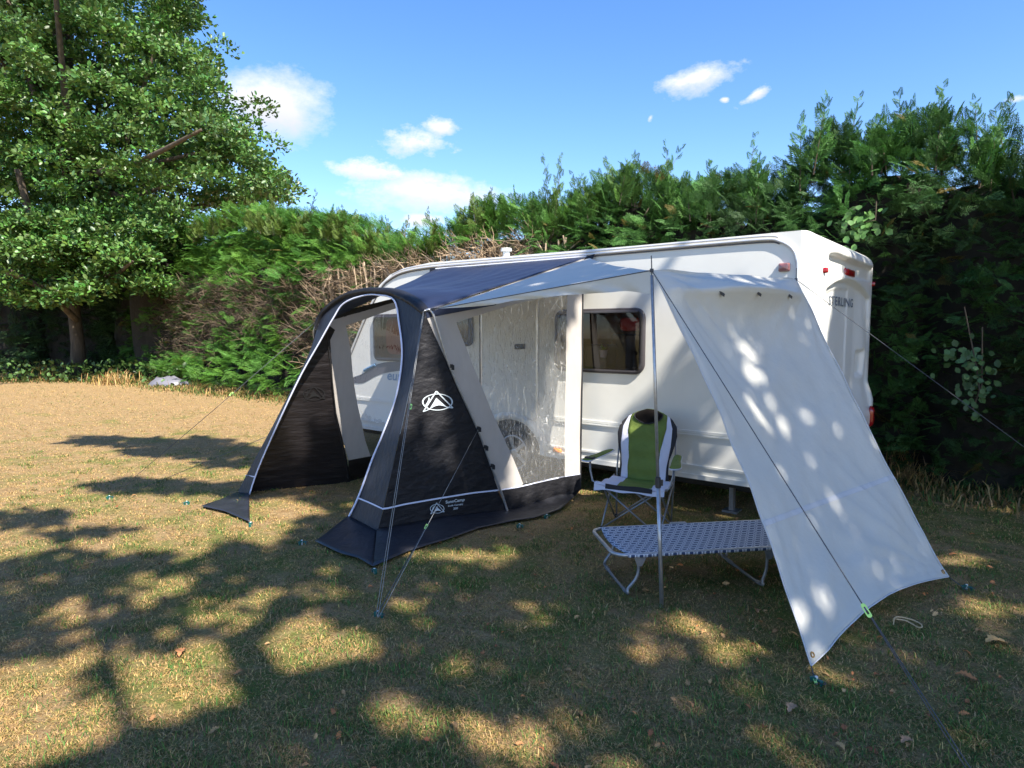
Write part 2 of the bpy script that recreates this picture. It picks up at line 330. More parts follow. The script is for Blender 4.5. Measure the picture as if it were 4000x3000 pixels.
def text_mesh(s, size=1., offset=.0, spacing=1., shear=0.):
    cu = bpy.data.curves.new('lettering', 'FONT'); cu.body = s; cu.size = size; cu.offset = offset; cu.space_character = spacing; cu.shear = shear; cu.fill_mode = 'FRONT' if hasattr(cu, 'fill_mode') else cu.fill_mode
    o = bpy.data.objects.new('lettering', cu); COL.objects.link(o); dg = bpy.context.evaluated_depsgraph_get(); me = o.evaluated_get(dg).to_mesh()
    vs = [v.co.copy() for v in me.vertices]; fs = [tuple(p.vertices) for p in me.polygons]; o.to_mesh_clear(); bpy.data.objects.remove(o); bpy.data.curves.remove(cu)
    x1 = max(v.x for v in vs); x0 = min(v.x for v in vs); y1 = max(v.y for v in vs); y0 = min(v.y for v in vs)
    return [((v.x-x0)/(x1-x0), (v.y-y0)/(y1-y0)) for v in vs], fs
def merged(name, base_v, base_f, mats4, tint, m, parent=None, kind=None):
    """many transformed copies of one small shape joined in one mesh; mats4 (n,3,4), tint (n,3)"""
    bv = np.array(base_v, dtype=np.float32); nv = len(bv); n = len(mats4)
    V = np.einsum('nij,vj->nvi', mats4[:, :, :3], bv)+mats4[:, None, :, 3]
    o0 = np.array(org(parent)) if parent else np.zeros(3)
    V = (V-o0).reshape(-1, 3)
    ls = [len(f) for f in base_f]; idx = np.concatenate([np.array(f) for f in base_f])
    allidx = (idx[None]+(np.arange(n)*nv)[:, None]).reshape(-1)
    tots = np.tile(np.array(ls), n); starts = np.concatenate([[0], np.cumsum(tots)[:-1]])
    me = bpy.data.meshes.new(name); me.vertices.add(len(V)); me.vertices.foreach_set('co', V.astype(np.float32).ravel())
    me.loops.add(len(allidx)); me.loops.foreach_set('vertex_index', allidx.astype(np.int32))
    me.polygons.add(len(tots)); me.polygons.foreach_set('loop_start', starts.astype(np.int32)); me.polygons.foreach_set('loop_total', tots.astype(np.int32))
    me.update(calc_edges=True)
    ca = me.color_attributes.new('tint', 'FLOAT_COLOR', 'POINT')
    c = np.ones((n, nv, 4), np.float32); c[:, :, :3] = tint[:, None, :]; ca.data.foreach_set('color', c.ravel())
    me.materials.append(m); o = bpy.data.objects.new(name, me); COL.objects.link(o)
    if parent: o.parent = parent
    ORG[o.name] = Vector(o0)
    if kind: o['kind'] = kind
    return o
def frames(P, D, U, S):
    """n positions, y-axis directions, rough up vectors, scales -> (n,3,4)"""
    D = D/np.linalg.norm(D, axis=1, keepdims=True); X = np.cross(D, U); X /= np.linalg.norm(X, axis=1, keepdims=True)+1e-9; Z = np.cross(X, D)
    m = np.empty((len(P), 3, 4)); S = S[:, None]; m[:, :, 0] = X*S; m[:, :, 1] = D*S; m[:, :, 2] = Z*S; m[:, :, 3] = P; return m
def sn(x, y, s=0.):     # cheap smooth 2D noise in numpy, about -1..1
    return (np.sin(x*1.7+s+1.3*np.sin(y*1.1+s))+np.sin(y*2.3-s*2+1.1*np.sin(x*.9+1))+np.sin((x+y)*1.37+3*s)+.7*np.sin(x*4.1-y*3.3+s)+.5*np.sin(x*7.7+y*6.1+s*5))/3.2

# ------------------------------------------------------------------ ground
gm = MB(); gm.add([(-300, -60, 0), (300, -60, 0), (300, 500, 0), (-300, 500, 0)], [(0, 1, 2, 3)])
gr = gm.build('ground', M['turf']); gr['kind'] = 'structure'

# ------------------------------------------------------------------ caravan
cv = thing('caravan', L(2.5, 1.1, 0), 'white touring caravan with grey window surrounds and moulded rear panel, parked before the hedge', 'caravan')
W = 2.2
def sp(px, py): q = SIDE.at(px, py); return ((q-P0).dot(T), q.z)
roofpts = [(-.5, .40), (-.5, 1.2), (-.5, 2.1), (-.5, 2.4), (-.5, 2.529), (-.2, 2.529), (.2, 2.529), (1, 2.53), (2, 2.54), (3, 2.55), (3.9, 2.56), (4.4, 2.52), (4.68, 2.45), (4.9, 2.32), (5.23, 1.91), (5.6, 1.38), (5.78, 1.0), (5.8, .7), (5.7, .45), (5.5, .33)]
arch = [(2.58+.42*math.cos(a), .33+.36*math.sin(a)) for a in np.linspace(0, math.pi, 15)]
prof = roofpts + arch + [(-.5, .33)]
def rrect(t0, t1, z0, z1, r, n=5, slope=0):
    out = []
    for cx, cz, a0 in ((t1-r, z1-r, 0), (t0+r, z1-r, 90), (t0+r, z0+r, 180), (t1-r, z0+r, 270)):
        for k in range(n+1):
            a = R(a0+90*k/n); out.append((cx+r*math.cos(a), cz+r*math.sin(a)))
    return out
wins = [(4.30, 5.02, 1.30, 1.93, .09), (3.17, 3.62, 1.52, 1.93, .09), (.90, 1.97, 1.275, 1.93, .11)]   # lounge, kitchen, bedroom side windows (t0,t1,z0,z1,r)
def flat_with_holes(outer, holes, w):
    bm = bmesh.new(); es = []
    for lp in [outer]+holes:
        vs = [bm.verts.new(L(t, w, z)) for t, z in lp]
        es += [bm.edges.new((vs[i], vs[(i+1) % len(vs)])) for i in range(len(vs))]
    bmesh.ops.triangle_fill(bm, use_beauty=True, use_dissolve=False, edges=es, normal=N)
    bm.verts.index_update(); m = MB(); m.add([v.co for v in bm.verts], [tuple(v.index for v in f.verts) for f in bm.faces]); bm.free(); return m
holes = [rrect(a+.03, b-.03, c+.03, d-.03, r) for a, b, c, d, r in wins]
m = flat_with_holes(prof, holes, 0)
m.build('side_wall', M['white'], cv)
m = flat_with_holes(prof, [], W)
m.build('side_wall', M['white'], cv)
m = MB(); inner = roofpts
m.grid([[L(t, w, z) for t, z in roofpts] for w in (0, .03, .6, 1.1, 1.6, W-.03, W)])
m.add([L(5.5, 0, .33), L(5.5, W, .33), L(-.5, W, .33), L(-.5, 0, .33)], [])
m.build('roof_shell', M['white_gloss'], cv, smooth=True)
m = MB()
for a, b in ((-.5, 2.1), (3.05, 5.6)): m.box(L((a+b)/2, W/2, .30), T*(b-a)/2, N*(W/2-.06), (0, 0, .025))
for q in (.35, W-.35): m.box(L(2.6, q, .24), T*3.1, N*.03, (0, 0, .05))
m.box(L(2.58, W/2, .30), T*.04, N*(W/2-.1), (0, 0, .04)); m.box(L(2.58, .3, .5), T*.45, N*.02, (0, 0, .22))
m.build('chassis', M['under'], cv)
m = MB(); m.box(L(.1, .25, .17), T*.02, N*.03, (0, 0, .15)); m.box(L(.1, .25, .012), T*.07, N*.07, (0, 0, .01)); m.build('corner_steady', M['steel'], cv)
# awning rail along the roof edge
rail = [(t, z-.035) for t, z in roofpts[1:-4]]
rl = catm([L(t, -.012, z) for t, z in [(-.485, .95), (-.485, 2.1), (-.472, 2.30), (-.425, 2.395), (-.33, 2.455), (-.22, 2.478), (.2, 2.483), (1, 2.485), (2, 2.487), (3, 2.50), (3.9, 2.505), (4.38, 2.475), (4.65, 2.405), (4.87, 2.275), (5.2, 1.88), (5.56, 1.36)]], 8)
m = MB(); m.tube(rl, .013, 6); m.tube([p+Vector((0, 0, .0))-N*-.0+ (Vector((0,0,.028)) if 1 else 0) for p in rl[8*4:8*12]], .008, 6); rr = m.build('awning_rail', M['rail'], cv, smooth=True)
m = MB(); m.tube([p-N*.004-Vector((0, 0, .022)) for p in rl[8*4:]], .006, 6); m.build('rail_seal', M['graphic'], cv)
# lower trims
m = MB()
for z, h, d in ((.765, .012, .008), (.735, .006, .016), (.445, .010, .010), (.345, .022, .012)):
    for a, b in ((-.48, 2.12), (3.04, 5.5)): m.box(L((a+b)/2, -d/2, z), T*(b-a)/2, N*(d/2+.001), (0, 0, h))
m.build('side_trim', M['white_gloss'], cv)
m = MB(); m.grid([[L(2.58+r*math.cos(a), -d, .33+.86*r*math.sin(a)) for a in np.linspace(0, math.pi, 24)] for r, d in ((.42, 0), (.43, .025), (.50, .03), (.53, .0))]); m.build('wheel_arch_trim', M['white_gloss'], cv, smooth=True)
# wheel
def disc_ring(c, ax, prof_, n=40):
    u = Vector((0, 0, 1)); v = ax.cross(u); return [[c+ax*d+(u*math.cos(k*2*math.pi/n)+v*math.sin(k*2*math.pi/n))*r for k in range(n)] for r, d in prof_]
wc = L(2.58, .13, .30)
wh = thing('wheel', wc, None, None); wh.parent = cv; wh.location = wc-org(cv); ORG[wh.name] = wc
m = MB(); m.grid(disc_ring(wc, N, [(.19, .07), (.2, .1), (.26, .1), (.288, .085), (.30, .05), (.30, -.07), (.27, -.1)]), closed=True); m.build('tyre', M['rubber'], wh, smooth=True)
m = MB(); m.grid(disc_ring(wc, N, [(.205, .1), (.195, .105), (.18, .09), (.175, .02), (.0, .02)]), closed=True)
u0, v0 = Vector((0, 0, 1)), N.cross(Vector((0, 0, 1)))
m.grid(disc_ring(wc, N, [(.045, .02), (.045, .085), (.03, .09), (0, .09)], 20), closed=True)
rimd = MB(); rimd.grid(disc_ring(wc, N, [(.174, .03), (.0, .03)]), closed=True); rimd.build('brake_drum', M['under'], wh)
for k in range(5):
    a = R(72*k+20); d = u0*math.cos(a)+v0*math.sin(a); s = d.cross(N)
    m.box(wc+d*.11+N*.075, d*.08, s*.02, N*.012)
m.build('rim', M['alu'], wh, bevel=.004)
# windows
def winbox(t0, t1, z0, z1, depth, w0=.02):
    m = MB(); A = [L(t, w, z) for w in (w0, depth) for t, z in ((t0, z0), (t1, z0), (t1, z1), (t0, z1))]
    m.add(A, [(4, 5, 6, 7), (0, 4, 5, 1), (1, 5, 6, 2), (2, 6, 7, 3), (3, 7, 4, 0)]); return m
for i, (a, b, c, d, r) in enumerate(wins):
    wn = thing('side_window', L((a+b)/2, 0, c), None, None); wn.parent = cv; wn.location = L((a+b)/2, 0, c)-org(cv); ORG[wn.name] = L((a+b)/2, 0, c)
    o1 = rrect(a, b, c, d, r, 8); o2 = rrect(a+.012, b-.012, c+.012, d-.012, r*.9, 8); o3 = rrect(a+.05, b-.05, c+.05, d-.05, r*.7, 8)
    m = MB(); m.grid([[L(t, w, z) for t, z in lp] for lp, w in ((o1, 0), (o1, -.022), (o2, -.034), (o3, -.036), (o3, .03))], closed=True); m.build('window_frame', M['frame'], wn, smooth=True)
    m = MB(); bow = []
    for k in range(13):
        f = k/12; bow.append([L(a+.05+(b-a-.1)*j/8, -.036-.004*math.sin(math.pi*f), c+.04+(d-c-.08)*f) for j in range(9)])
    m = MB(); m.grid(bow); m.build('pane', M['glass'], wn, smooth=True)
    wd = 1.15 if i < 2 else .9
    m = winbox(a-.12, b+.12, c-.25, d+.15, wd); m.build('interior', M['wood'], wn)
    m = MB(); m.box(L((a+b)/2, -.03, d-.035), T*(b-a)/2*.86, N*.012, (0, 0, .012)); m.build('top_hinge', M['graphic'], wn, bevel=.004)
def cushion(m, t, w, z, st, sw, sz):
    rows = []
    for i in range(9):
        ph = -math.pi/2+math.pi*i/8; rows.append([L(t+st*abs(math.cos(ph))**.5*math.copysign(abs(math.cos(th))**.5, math.cos(th)), w+sw*abs(math.cos(ph))**.5*math.copysign(abs(math.sin(th))**.5, math.sin(th)), z+sz*math.copysign(abs(math.sin(ph))**.5, math.sin(ph))) for th in np.linspace(0, 2*math.pi, 16, endpoint=False)])
    return m.grid(rows, closed=True)
m = MB(); cushion(m, 4.72, .16, 1.64, .21, .07, .26); m.build('seat_back', M['seatred'], cv, smooth=True)
m = MB(); cushion(m, 1.13, .13, 1.77, .12, .04, .07); m.build('red_cushion', M['seatred'], cv, smooth=True)
m = MB(); m.box(L(1.25, .72, 1.45), T*.45, N*.02, (0, 0, .22)); m.box(L(1.62, .35, 1.42), T*.14, N*.12, (0, 0, .14)); m.build('cupboard', M['frame'], cv, bevel=.02)
m = MB()
for k in range(22):
    a = rng.uniform(0, 6.28); e = rng.uniform(.1, 1.2); c0 = L(1.42, .08, 1.50); d = Vector((math.cos(a)*math.cos(e), math.sin(a)*math.cos(e), math.sin(e)))*rng.uniform(.05, .09); s = d.cross(Vector((0, 0, 1))).normalized()*.012
    m.add([c0, c0+d*.5+s, c0+d, c0+d*.5-s], [(0, 1, 2, 3)])
m.build('house_plant', mat('plant_green', (.2, .45, .06), .5), cv)
m = MB(); m.tube([L(1.42, .08, 1.43), L(1.42, .08, 1.505)], [.03, .04], 12); m.build('plant_pot', M['whitef'], cv)
# door
dr = thing('entrance_door', L(2.6, 0, .5), None, None); dr.parent = cv; dr.location = L(2.6, 0, .5)-org(cv); ORG[dr.name] = L(2.6, 0, .5)
m = MB(); o1 = rrect(2.20, 3.05, .70, 2.25, .06, 6); o2 = rrect(2.225, 3.025, .725, 2.225, .05, 6)
m.grid([[L(t, w, z) for t, z in lp] for lp, w in ((o1, 0), (o1, -.012), (o2, -.016), (o2, -.002))], closed=True); m.build('door_frame', M['rail'], dr)
m = MB(); m.tube([L(3.055, -.012, .72), L(3.055, -.012, 2.24)], .008, 6); m.build('door_hinge', M['blackp'], dr)
m = MB(); m.add([L(t, -.010, z) for t, z in o2], [tuple(range(len(o2)))]); m.build('door_leaf', M['white'], dr)
m = MB(); m.box(L(2.44, -.03, 1.53), T*.06, N*.022, (0, 0, .028)); m.tube([L(2.49, -.05, 1.51), L(2.40, -.06, 1.51)], .012, 8); m.build('handle', M['blackp'], dr, bevel=.006)
# markings, lamps
m = MB(); t_, f_ = text_mesh('europa', offset=.02, shear=.1); m.add([L(4.76-x*.62, -.004, 1.0+y*.13) for x, y in t_], f_); m.build('lettering', M['textblue'], cv)
m = MB(); up = catm([L(t, -.005, z) for t, z in ((5.62, 1.02), (5.3, 1.10), (4.95, 1.25), (4.55, 1.30), (3.9, 1.33), (3.2, 1.30))], 6); dn = catm([L(t, -.005, z) for t, z in ((5.60, .97), (5.3, .97), (4.95, 1.10), (4.55, 1.17), (3.9, 1.24), (3.2, 1.28))], 6); m.grid([up, dn]); m.build('side_stripe', M['graphic'], cv)
m = MB(); m.tube([L(5.25, -.006, 1.15), L(5.0, -.006, 1.24)], .022, 8); m.build('badge', M['textblue'], cv)
def lens(name, t, z, a, b, mt, parent=cv):
    m = MB(); rows = []
    for s, w in ((1.15, 0), (1.15, -.012), (1.0, -.018), (.97, -.035), (.8, -.042), (.02, -.044)): rows.append([L(t+x*s, w, z+y*s) for x, y in rrect(-a, a, -b, b, min(a, b)*.35, 4)])
    m.grid(rows, closed=True); return m.build(name, mt, parent, smooth=True)
lens('marker_lamp', -.375, 2.235, .040, .031, M['redlight']); lens('side_reflector', 1.93, .41, .045, .018, M['orange'])
m = MB(); m.box(L(1.85, -.012, .375), T*.16, N*.012, (0, 0, .014)); m.build('step_bracket', M['rail'], cv)
fl = L(2.95, .35, 2.54); m = MB(); m.tube([fl, fl+Vector((0, 0, .06)), fl+Vector((0, 0, .061)), fl+Vector((0, 0, .12)), fl+Vector((0, 0, .121)), fl+Vector((0, 0, .155)), fl+Vector((0, 0, .16))], [.055, .05, .042, .042, .068, .062, .025], 16); m.build('roof_flue', mat('flue_plastic', (.5, .52, .52), .5), cv, smooth=False)
# moulded rear panel
def sm(a, b, x): t = max(0, min(1, (x-a)/(b-a))); return t*t*(3-2*t)
def rear_s(w, z):
    e = min(w, W-w); s = .165
    if e < .13: s *= math.sqrt(max(0, 1-(1-e/.13)**2))
    et = 2.53-z
    if et < .20: s = min(s, .165*math.sqrt(max(0, 1-(1-et/.20)**2))) if et > 0 else 0
    top = 2.19-.13*((w-1.1)/.9)**2
    inn = sm(.17, .20, w)*sm(2.03, 1.97, w)*sm(top+.0, top-.035, z)*sm(.80, 1.0, z)
    s -= .06*inn
    s -= .012*sm(.22, .25, w)*sm(1.27, 1.22, w)*sm(top-.075, top-.105, z)*sm(.95, 1.0, z)
    s += .05*inn*sm(1.5, 1.85, w)*sm(1.0, .0, abs(z-1.5))         # pillar swell
    s -= .05*sm(1.62, 1.68, w)*sm(1.92, 1.86, w)*sm(1.22, 1.28, z)*sm(1.52, 1.46, z)   # grab handle
    s -= .02*sm(.2, .3, w)*sm(2.0, 1.9, w)*sm(2.20, 2.24, z)*sm(2.36, 2.33, z)          # channel under the roof lip
    s += .045*sm(.15, .35, w)*sm(2.05, 1.85, w)*sm(2.33, 2.37, z)*sm(2.50, 2.42, z)     # roof lip
    s += .06*sm(.25, .4, w)*sm(1.2, .95, z)*sm(.55, .75, z)
    return s
ws = np.concatenate([np.linspace(0, .03, 5), np.linspace(.04, .31, 34), np.linspace(.32, 1.9, 100), np.linspace(1.92, 2.16, 20), np.linspace(2.17, W, 5)])
zs = np.concatenate([np.linspace(.40, 2.05, 90), np.linspace(2.06, 2.5, 44), np.linspace(2.505, 2.53, 8)])
m = MB(); m.grid([[L(-.5-rear_s(w, z), w, z) for w in ws] for z in zs]); 
m.grid([[L(-.5+.25*k, w, 2.532) for w in ws] for k in (0, 1)])
m.grid([[L(-.5+.0, w, .40) for w in (0, W)], [L(-.5-.16, w, .40) for w in (.1, W-.1)]])
m.build('rear_panel', M['white_gloss'], cv, smooth=True)
def rearpt(px, py, lift=.004):
    pl_ = Plane(L(-.62, 0, 0), T); q = pl_.at(px, py)
    for _ in range(4):
        w = -(q-P0).dot(N); s = rear_s(max(.01, min(W-.01, w)), q.z); q = Plane(L(-.5-s-lift, 0, 0), T).at(px, py)
    return q
m = MB(); t_, f_ = text_mesh('STERLING', offset=.012, spacing=1.25)
q0 = rearpt(3238, 1166); w0 = -(q0-P0).dot(N); q1 = rearpt(3330, 1195); w1 = -(q1-P0).dot(N); zt = 1.935
m.add([L(-.5-rear_s(w0+(w1-w0)*x, zt+y*.085)-.007, w0+(w1-w0)*x, zt+y*.085) for x, y in t_], f_); m.build('lettering', M['text'], cv)
def rlens(name, w, z, a, b, mt, r=.9):
    m = MB(); s0 = rear_s(w, z); rows = []
    for s, d in ((1.1, -.01), (1.1, .008), (1., .012), (.95, .025), (.7, .03), (.02, .031)): rows.append([L(-.5-s0-d, w+x*s, z+y*s) for x, y in rrect(-a, a, -b, b, min(a, b)*r, 5)])
    m.grid(rows, closed=True); return m.build(name, mt, cv, smooth=True)
rlens('brake_light', 1.06, 2.245, .17, .032, M['red'], .6)
rlens('tail_lamp', .12, .80, .05, .10, M['red']); rlens('tail_lamp', 2.0, .80, .05, .10, M['red'])
for w_, mt in ((.10, 'red'), (2.08, 'red')): rlens('marker_lamp', w_, 2.20, .016, .022, M[mt])
m = MB(); m.grid([[L(-.5-.17, w, z) for w in (.25, .8, 1.4, 1.95)] for z in (.45, .62)]); m.box(L(-.66, 1.1, .5), T*.05, N*.95, (0, 0, .09)); m.build('bumper', M['white_gloss'], cv, bevel=.02)

# ------------------------------------------------------------------ porch awning
Z = Vector((0, 0, 1))
fp0 = L(0, -2.33, 0); FP = Plane(fp0, T.cross(L(0, -1.87, 1.86)-fp0))
TR = FP.at(1663, 1213); TL = FP.at(1247, 1244); PF = G(1984, 2001, .01); RR = L(1.57, -.01, 2.46); RL = L(3.78, -.01, 2.47)
WA = P3(TR, FP.at(1473, 2084), PF); WB = P3(TR, PF, RR)
PL = G(1356, 1881, .01); LA = P3(TL, FP.at(938, 1932), PL); LB = P3(TL, PL, RL)
aw = thing('porch_awning', (FP.at(1473, 2084)+FP.at(974, 1940))/2*Vector((1, 1, 0)) if False else Vector((-1.3, 6.3, 0)), 'dark charcoal porch awning with arched open front and clear side windows, fixed to the caravan', 'awning')
outer = px2([(926, 1930), (1066, 1660), (1202, 1394), (1247, 1250), (1285, 1196), (1345, 1153), (1400, 1136), (1455, 1130), (1530, 1137), (1600, 1168), (1640, 1197), (1662, 1216)], 5)
seam = [(1650, 1270), (1620, 1430), (1580, 1620), (1540, 1800), (1510, 1930), (1498, 1989), (1473, 2084)]
open_ = px2([(974, 1933), (1021, 1800), (1157, 1502), (1247, 1339), (1301, 1244), (1342, 1186), (1414, 1156), (1473, 1152), (1539, 1172), (1559, 1267), (1570, 1366), (1564, 1457), (1541, 1570), (1491, 1705), (1455, 1791), (1400, 1940), (1360, 2023)], 5)
# two halves of the front panel
opn = open_; k_ = min(range(len(opn)), key=lambda i: opn[i][1]); ko = min(range(len(outer)), key=lambda i: outer[i][1])
m = MB()
patch(m, [FP.at(*p) for p in outer[:ko+1]+opn[:k_+1][::-1]], FP.n, .09, .008)
patch(m, [FP.at(*p) for p in outer[ko:]+seam+opn[k_:][::-1]], FP.n, .09, .008)
m.build('front_panel', M['front'], aw, smooth=True)
m = MB(); m.tube([FP.at(x, y, .008) for x, y in opn], .0085, 6); m.build('opening_piping', M['piping'], aw, smooth=True)
arc = [FP.at(x, y) for x, y in outer[14:]]
m = MB(); rows = []
for p in arc: rows.append([p-N*a+FP.n*0+Vector((0, 0, b)) for a, b in ((.0, -.045), (-.035, -.035), (-.04, .0), (-.0, .018), (.09, .022))])
m.grid(rows); m.build('arch_hood', M['black'], aw, smooth=True)
m = MB(); m.tube(arc, .012, 8); m.build('arch_pole', M['alu'], aw, smooth=True)
# roof
def rs(pts, n):
    d = [0]; 
    for i in range(1, len(pts)): d.append(d[-1]+(pts[i]-pts[i-1]).length)
    out = []
    for k in range(n):
        s = d[-1]*k/(n-1); i = max(j for j in range(len(d)) if d[j] <= s+1e-9); i = min(i, len(pts)-2); f = (s-d[i])/(d[i+1]-d[i]); out.append(pts[i].lerp(pts[i+1], f))
    return out
A_ = rs(arc, 40); B_ = [RL.lerp(RR, k/39) for k in range(40)]; rows = []
for i in range(29):
    f = i/28; row = []
    for k in range(40):
        g = k/39; p = A_[k].lerp(B_[k], f); sag = -.10*math.sin(math.pi*f)*math.sin(math.pi*g)
        wr = .006*math.sin(g*60+6*noise.noise(Vector((g*3, f*2, 0))))*math.sin(math.pi*f)
        row.append(p+Vector((0, 0, sag+wr+.02*noise.noise(Vector((g*4, f*4, 5))))))
    rows.append(row)
m = MB(); m.grid(rows); m.build('roof_panel', M['navy'], aw, smooth=True, thick=.003)
m = MB(); m.tube([RL+N*.01, RR+N*.01], .014, 8); m.build('rail_beading', mat('pale_beading', (.55, .56, .6), .6), aw)
for p, s in ((RR, -1), (RL, 1)):
    m = MB(); m.add([p+N*.03, p+T*s*.10+Z*.02+N*.02, p+T*s*.07-Z*.07+N*.05, p-Z*.06+N*.08], [(0, 1, 2, 3)]); m.build('roof_tab', M['black'], aw, thick=.004)
# right side wall
poleR = catm([TR, WB.at(1693, 1231, .03), WB.at(1758, 1434, .03), WB.at(1867, 1678, .03), WB.at(1912, 1800, .03), WB.at(1966, 1945, .03), WB.at(1984, 2003, .02)], 6)
m = MB(); patch(m, [WA.at(*p) for p in [(1663, 1216)]+seam+[(1713, 2032), (1985, 2003)]+[(1950, 1925), (1912, 1810), (1867, 1690), (1817, 1570), (1758, 1440), (1700, 1310)]], WA.n, .08, .015)
m.build('side_wall', M['black'], aw, smooth=True)
m = MB(); m.tube(poleR, .0115, 8); m.build('side_pole', M['alu'], aw, smooth=True)
for px_, py_ in ((1760, 1430), (1865, 1672), (1893, 1745), (1919, 1818)):
    q = WB.at(px_, py_, .04); m = MB(); m.box(q, T*.020, WB.n*.020, Z*.016); m.box(q-T*.028-Z*.012, T*.012, WB.n*.01, Z*.022); m.build('pole_clip', M['blackp'], aw, bevel=.006)
NB = WB.n
def wall_strip(name, polys, pl_, mt, off=0., disp=.012, par=aw, cell=.08):
    m = MB()
    for q in polys: patch(m, [pl_.at(x, y, off) for x, y in q], pl_.n, cell, disp)
    return m.build(name, M[mt], par, smooth=True)
wall_strip('cream_panel', [[(1668, 1240), (1935, 1190), (1960, 1170), (2215, 1110), (2215, 1154), (2100, 1167), (1985, 1195), (1880, 1228), (1785, 1259), (1790, 1275), (1845, 1420), (1925, 1620), (2009, 1800), (2044, 1890), (2033, 1900), (1947, 1915), (1900, 1790), (1860, 1690), (1817, 1575), (1740, 1400), (1672, 1250)],
                      [(2215, 1110), (2279, 1100), (2267, 1852), (2204, 1862)], [(1763, 1187), (2299, 1004), (2281, 1100), (2215, 1110), (1960, 1171)]], WB, 'cream')  # last piece, hidden by the roof wing, added to stop a slit of sunlight
vn = wall_strip('clear_window', [[(1785, 1259), (1880, 1228), (1985, 1195), (2100, 1167), (2215, 1154), (2204, 1862), (2044, 1890), (2009, 1800), (1925, 1620), (1845, 1420), (1790, 1275)]], WB, 'vinyl', 0., .02, cell=.05)
m = MB(); pts = [WB.at(2277, 1100, .006), WB.at(2275, 1400, .006), WB.at(2270, 1700, .006), WB.at(2267, 1905, .006)]; m.tube(catm(pts, 4), .008, 6); m.build('edge_binding', M['blackp'], aw)
wall_strip('lower_panel', [[(1947, 1915), (2033, 1900), (2204, 1862), (2267, 1852), (2269, 1912), (2180, 1940), (2090, 1970), (1985, 2002)]], WB, 'black', 0, .02)
m = MB(); bl = [FP.at(1396, 1944, .006), FP.at(1440, 1962, .008), FP.at(1498, 1989, .01), WA.at(1580, 1970, .012), WA.at(1700, 1949, .012), WA.at(1850, 1925, .012), WA.at(1945, 1915, .012)]
def ribbon(m, pts, h, n): m.grid([[p+Z*h/2 for p in pts], [p-Z*h/2 for p in pts]]); return m
ribbon(m, rs(bl, 30), .014, N)
ribbon(m, [WB.at(x, y, .008) for x, y in px2([(1947, 1915), (2033, 1900), (2130, 1877), (2204, 1862), (2267, 1852)], 4)], .013, N); m.build('hem_piping', M['piping'], aw)
wall_strip('navy_side_drop', [[(1663, 1216), (1700, 1212), (1760, 1190), (2200, 1080), (2200, 1115), (1960, 1172), (1935, 1192), (1668, 1242)]], WB, 'navy', .004)
# mud flaps
def flap(name, top, bot, mt='skirt', n=10):
    rows = []
    for i in range(n+1):
        f = i/n; a = rs(top, 16); b = rs(bot, 16)
        rows.append([a[k].lerp(b[k], f)+Vector((0, 0, -.6*f*(1-f)*max(0, a[k].z)+.012*noise.noise(Vector((k*.9, f*1.2, len(top))))*math.sin(math.pi*f)+.022)) for k in range(16)])
    m = MB(); m.grid(rows); return m.build(name, M[mt], aw, smooth=True, thick=.002)
FRb = FP.at(1473, 2084); FRi = FP.at(1360, 2023)
flap('mud_flap', [FRi, FP.at(1415, 2052, .0), FRb], [G(1229, 2123, .005), G(1330, 2172, .01), G(1400, 2190, .01), G(1457, 2224, .005)])
flap('mud_flap', [FRb+Z*.02, WA.at(1600, 2052), WA.at(1713, 2028), WA.at(1985, 2000), WB.at(2090, 1968), WB.at(2180, 1940), WB.at(2267, 1908)],
     [G(1457, 2224, .005), G(1518, 2197, .005), G(1609, 2157, .005), G(1750, 2116, .005), G(1871, 2072, .005), G(1998, 2044, .005), G(2093, 2031, .005), G(2188, 1998, .01), G(2251, 1942, .02), G(2270, 1916, .03)], n=8)
flap('mud_flap', [FP.at(926, 1930), FP.at(974, 1935)], [G(786, 1985, .005), G(880, 2006, .008), G(976, 2048, .005)])
m = MB(); ribbon(m, [FP.at(958, 1857, .006), FP.at(998, 1863, .006)], .013, N); m.build('leg_piping', M['piping'], aw)
# left side wall, seen from inside
wall_strip('side_wall', [[(1247, 1244), (1310, 1290), (1290, 1330), (1300, 1480), (1315, 1615), (1356, 1798), (1368, 1881), (1200, 1912), (974, 1944), (940, 1934), (1068, 1660), (1205, 1394)]], LA, 'inner', 0, .02)
wall_strip('inner_drop', [[(1247, 1244), (1310, 1222), (1560, 1160), (1700, 1100), (1720, 1130), (1541, 1181), (1299, 1251)]], LB, 'inner')
wall_strip('cream_panel', [[(1260, 1262), (1299, 1249), (1541, 1181), (1720, 1130), (1720, 1150), (1550, 1203), (1351, 1272), (1277, 1294)], [(1277, 1294), (1351, 1272), (1369, 1366), (1381, 1484), (1396, 1583), (1428, 1719), (1448, 1782), (1360, 1798), (1311, 1615), (1297, 1479)]], LB, 'cream')
wall_strip('clear_window', [[(1351, 1272), (1550, 1203), (1720, 1150), (1700, 1500), (1640, 1745), (1448, 1782), (1428, 1719), (1396, 1583), (1381, 1484), (1369, 1366)]], LB, 'vinyl2', 0, .02, cell=.06)
wall_strip('lower_panel', [[(1360, 1798), (1448, 1782), (1640, 1745), (1640, 1815), (1480, 1852), (1358, 1881)]], LB, 'inner')
m = MB(); m.tube([TL+Vector((-.02, 0, 0)), LA.at(1225, 1300, -.05), LA.at(1240, 1420, -.05), LA.at(1330, 1850, -.04)], .0115, 8); m.build('side_pole', M['alu'], aw, smooth=True)
m = MB(); m.tube([LA.at(1277, 1294, .01), LA.at(1297, 1479, .01), LA.at(1312, 1615, .01), LA.at(1360, 1870, .01)], .006, 6); m.build('seam', M['blackp'], aw)
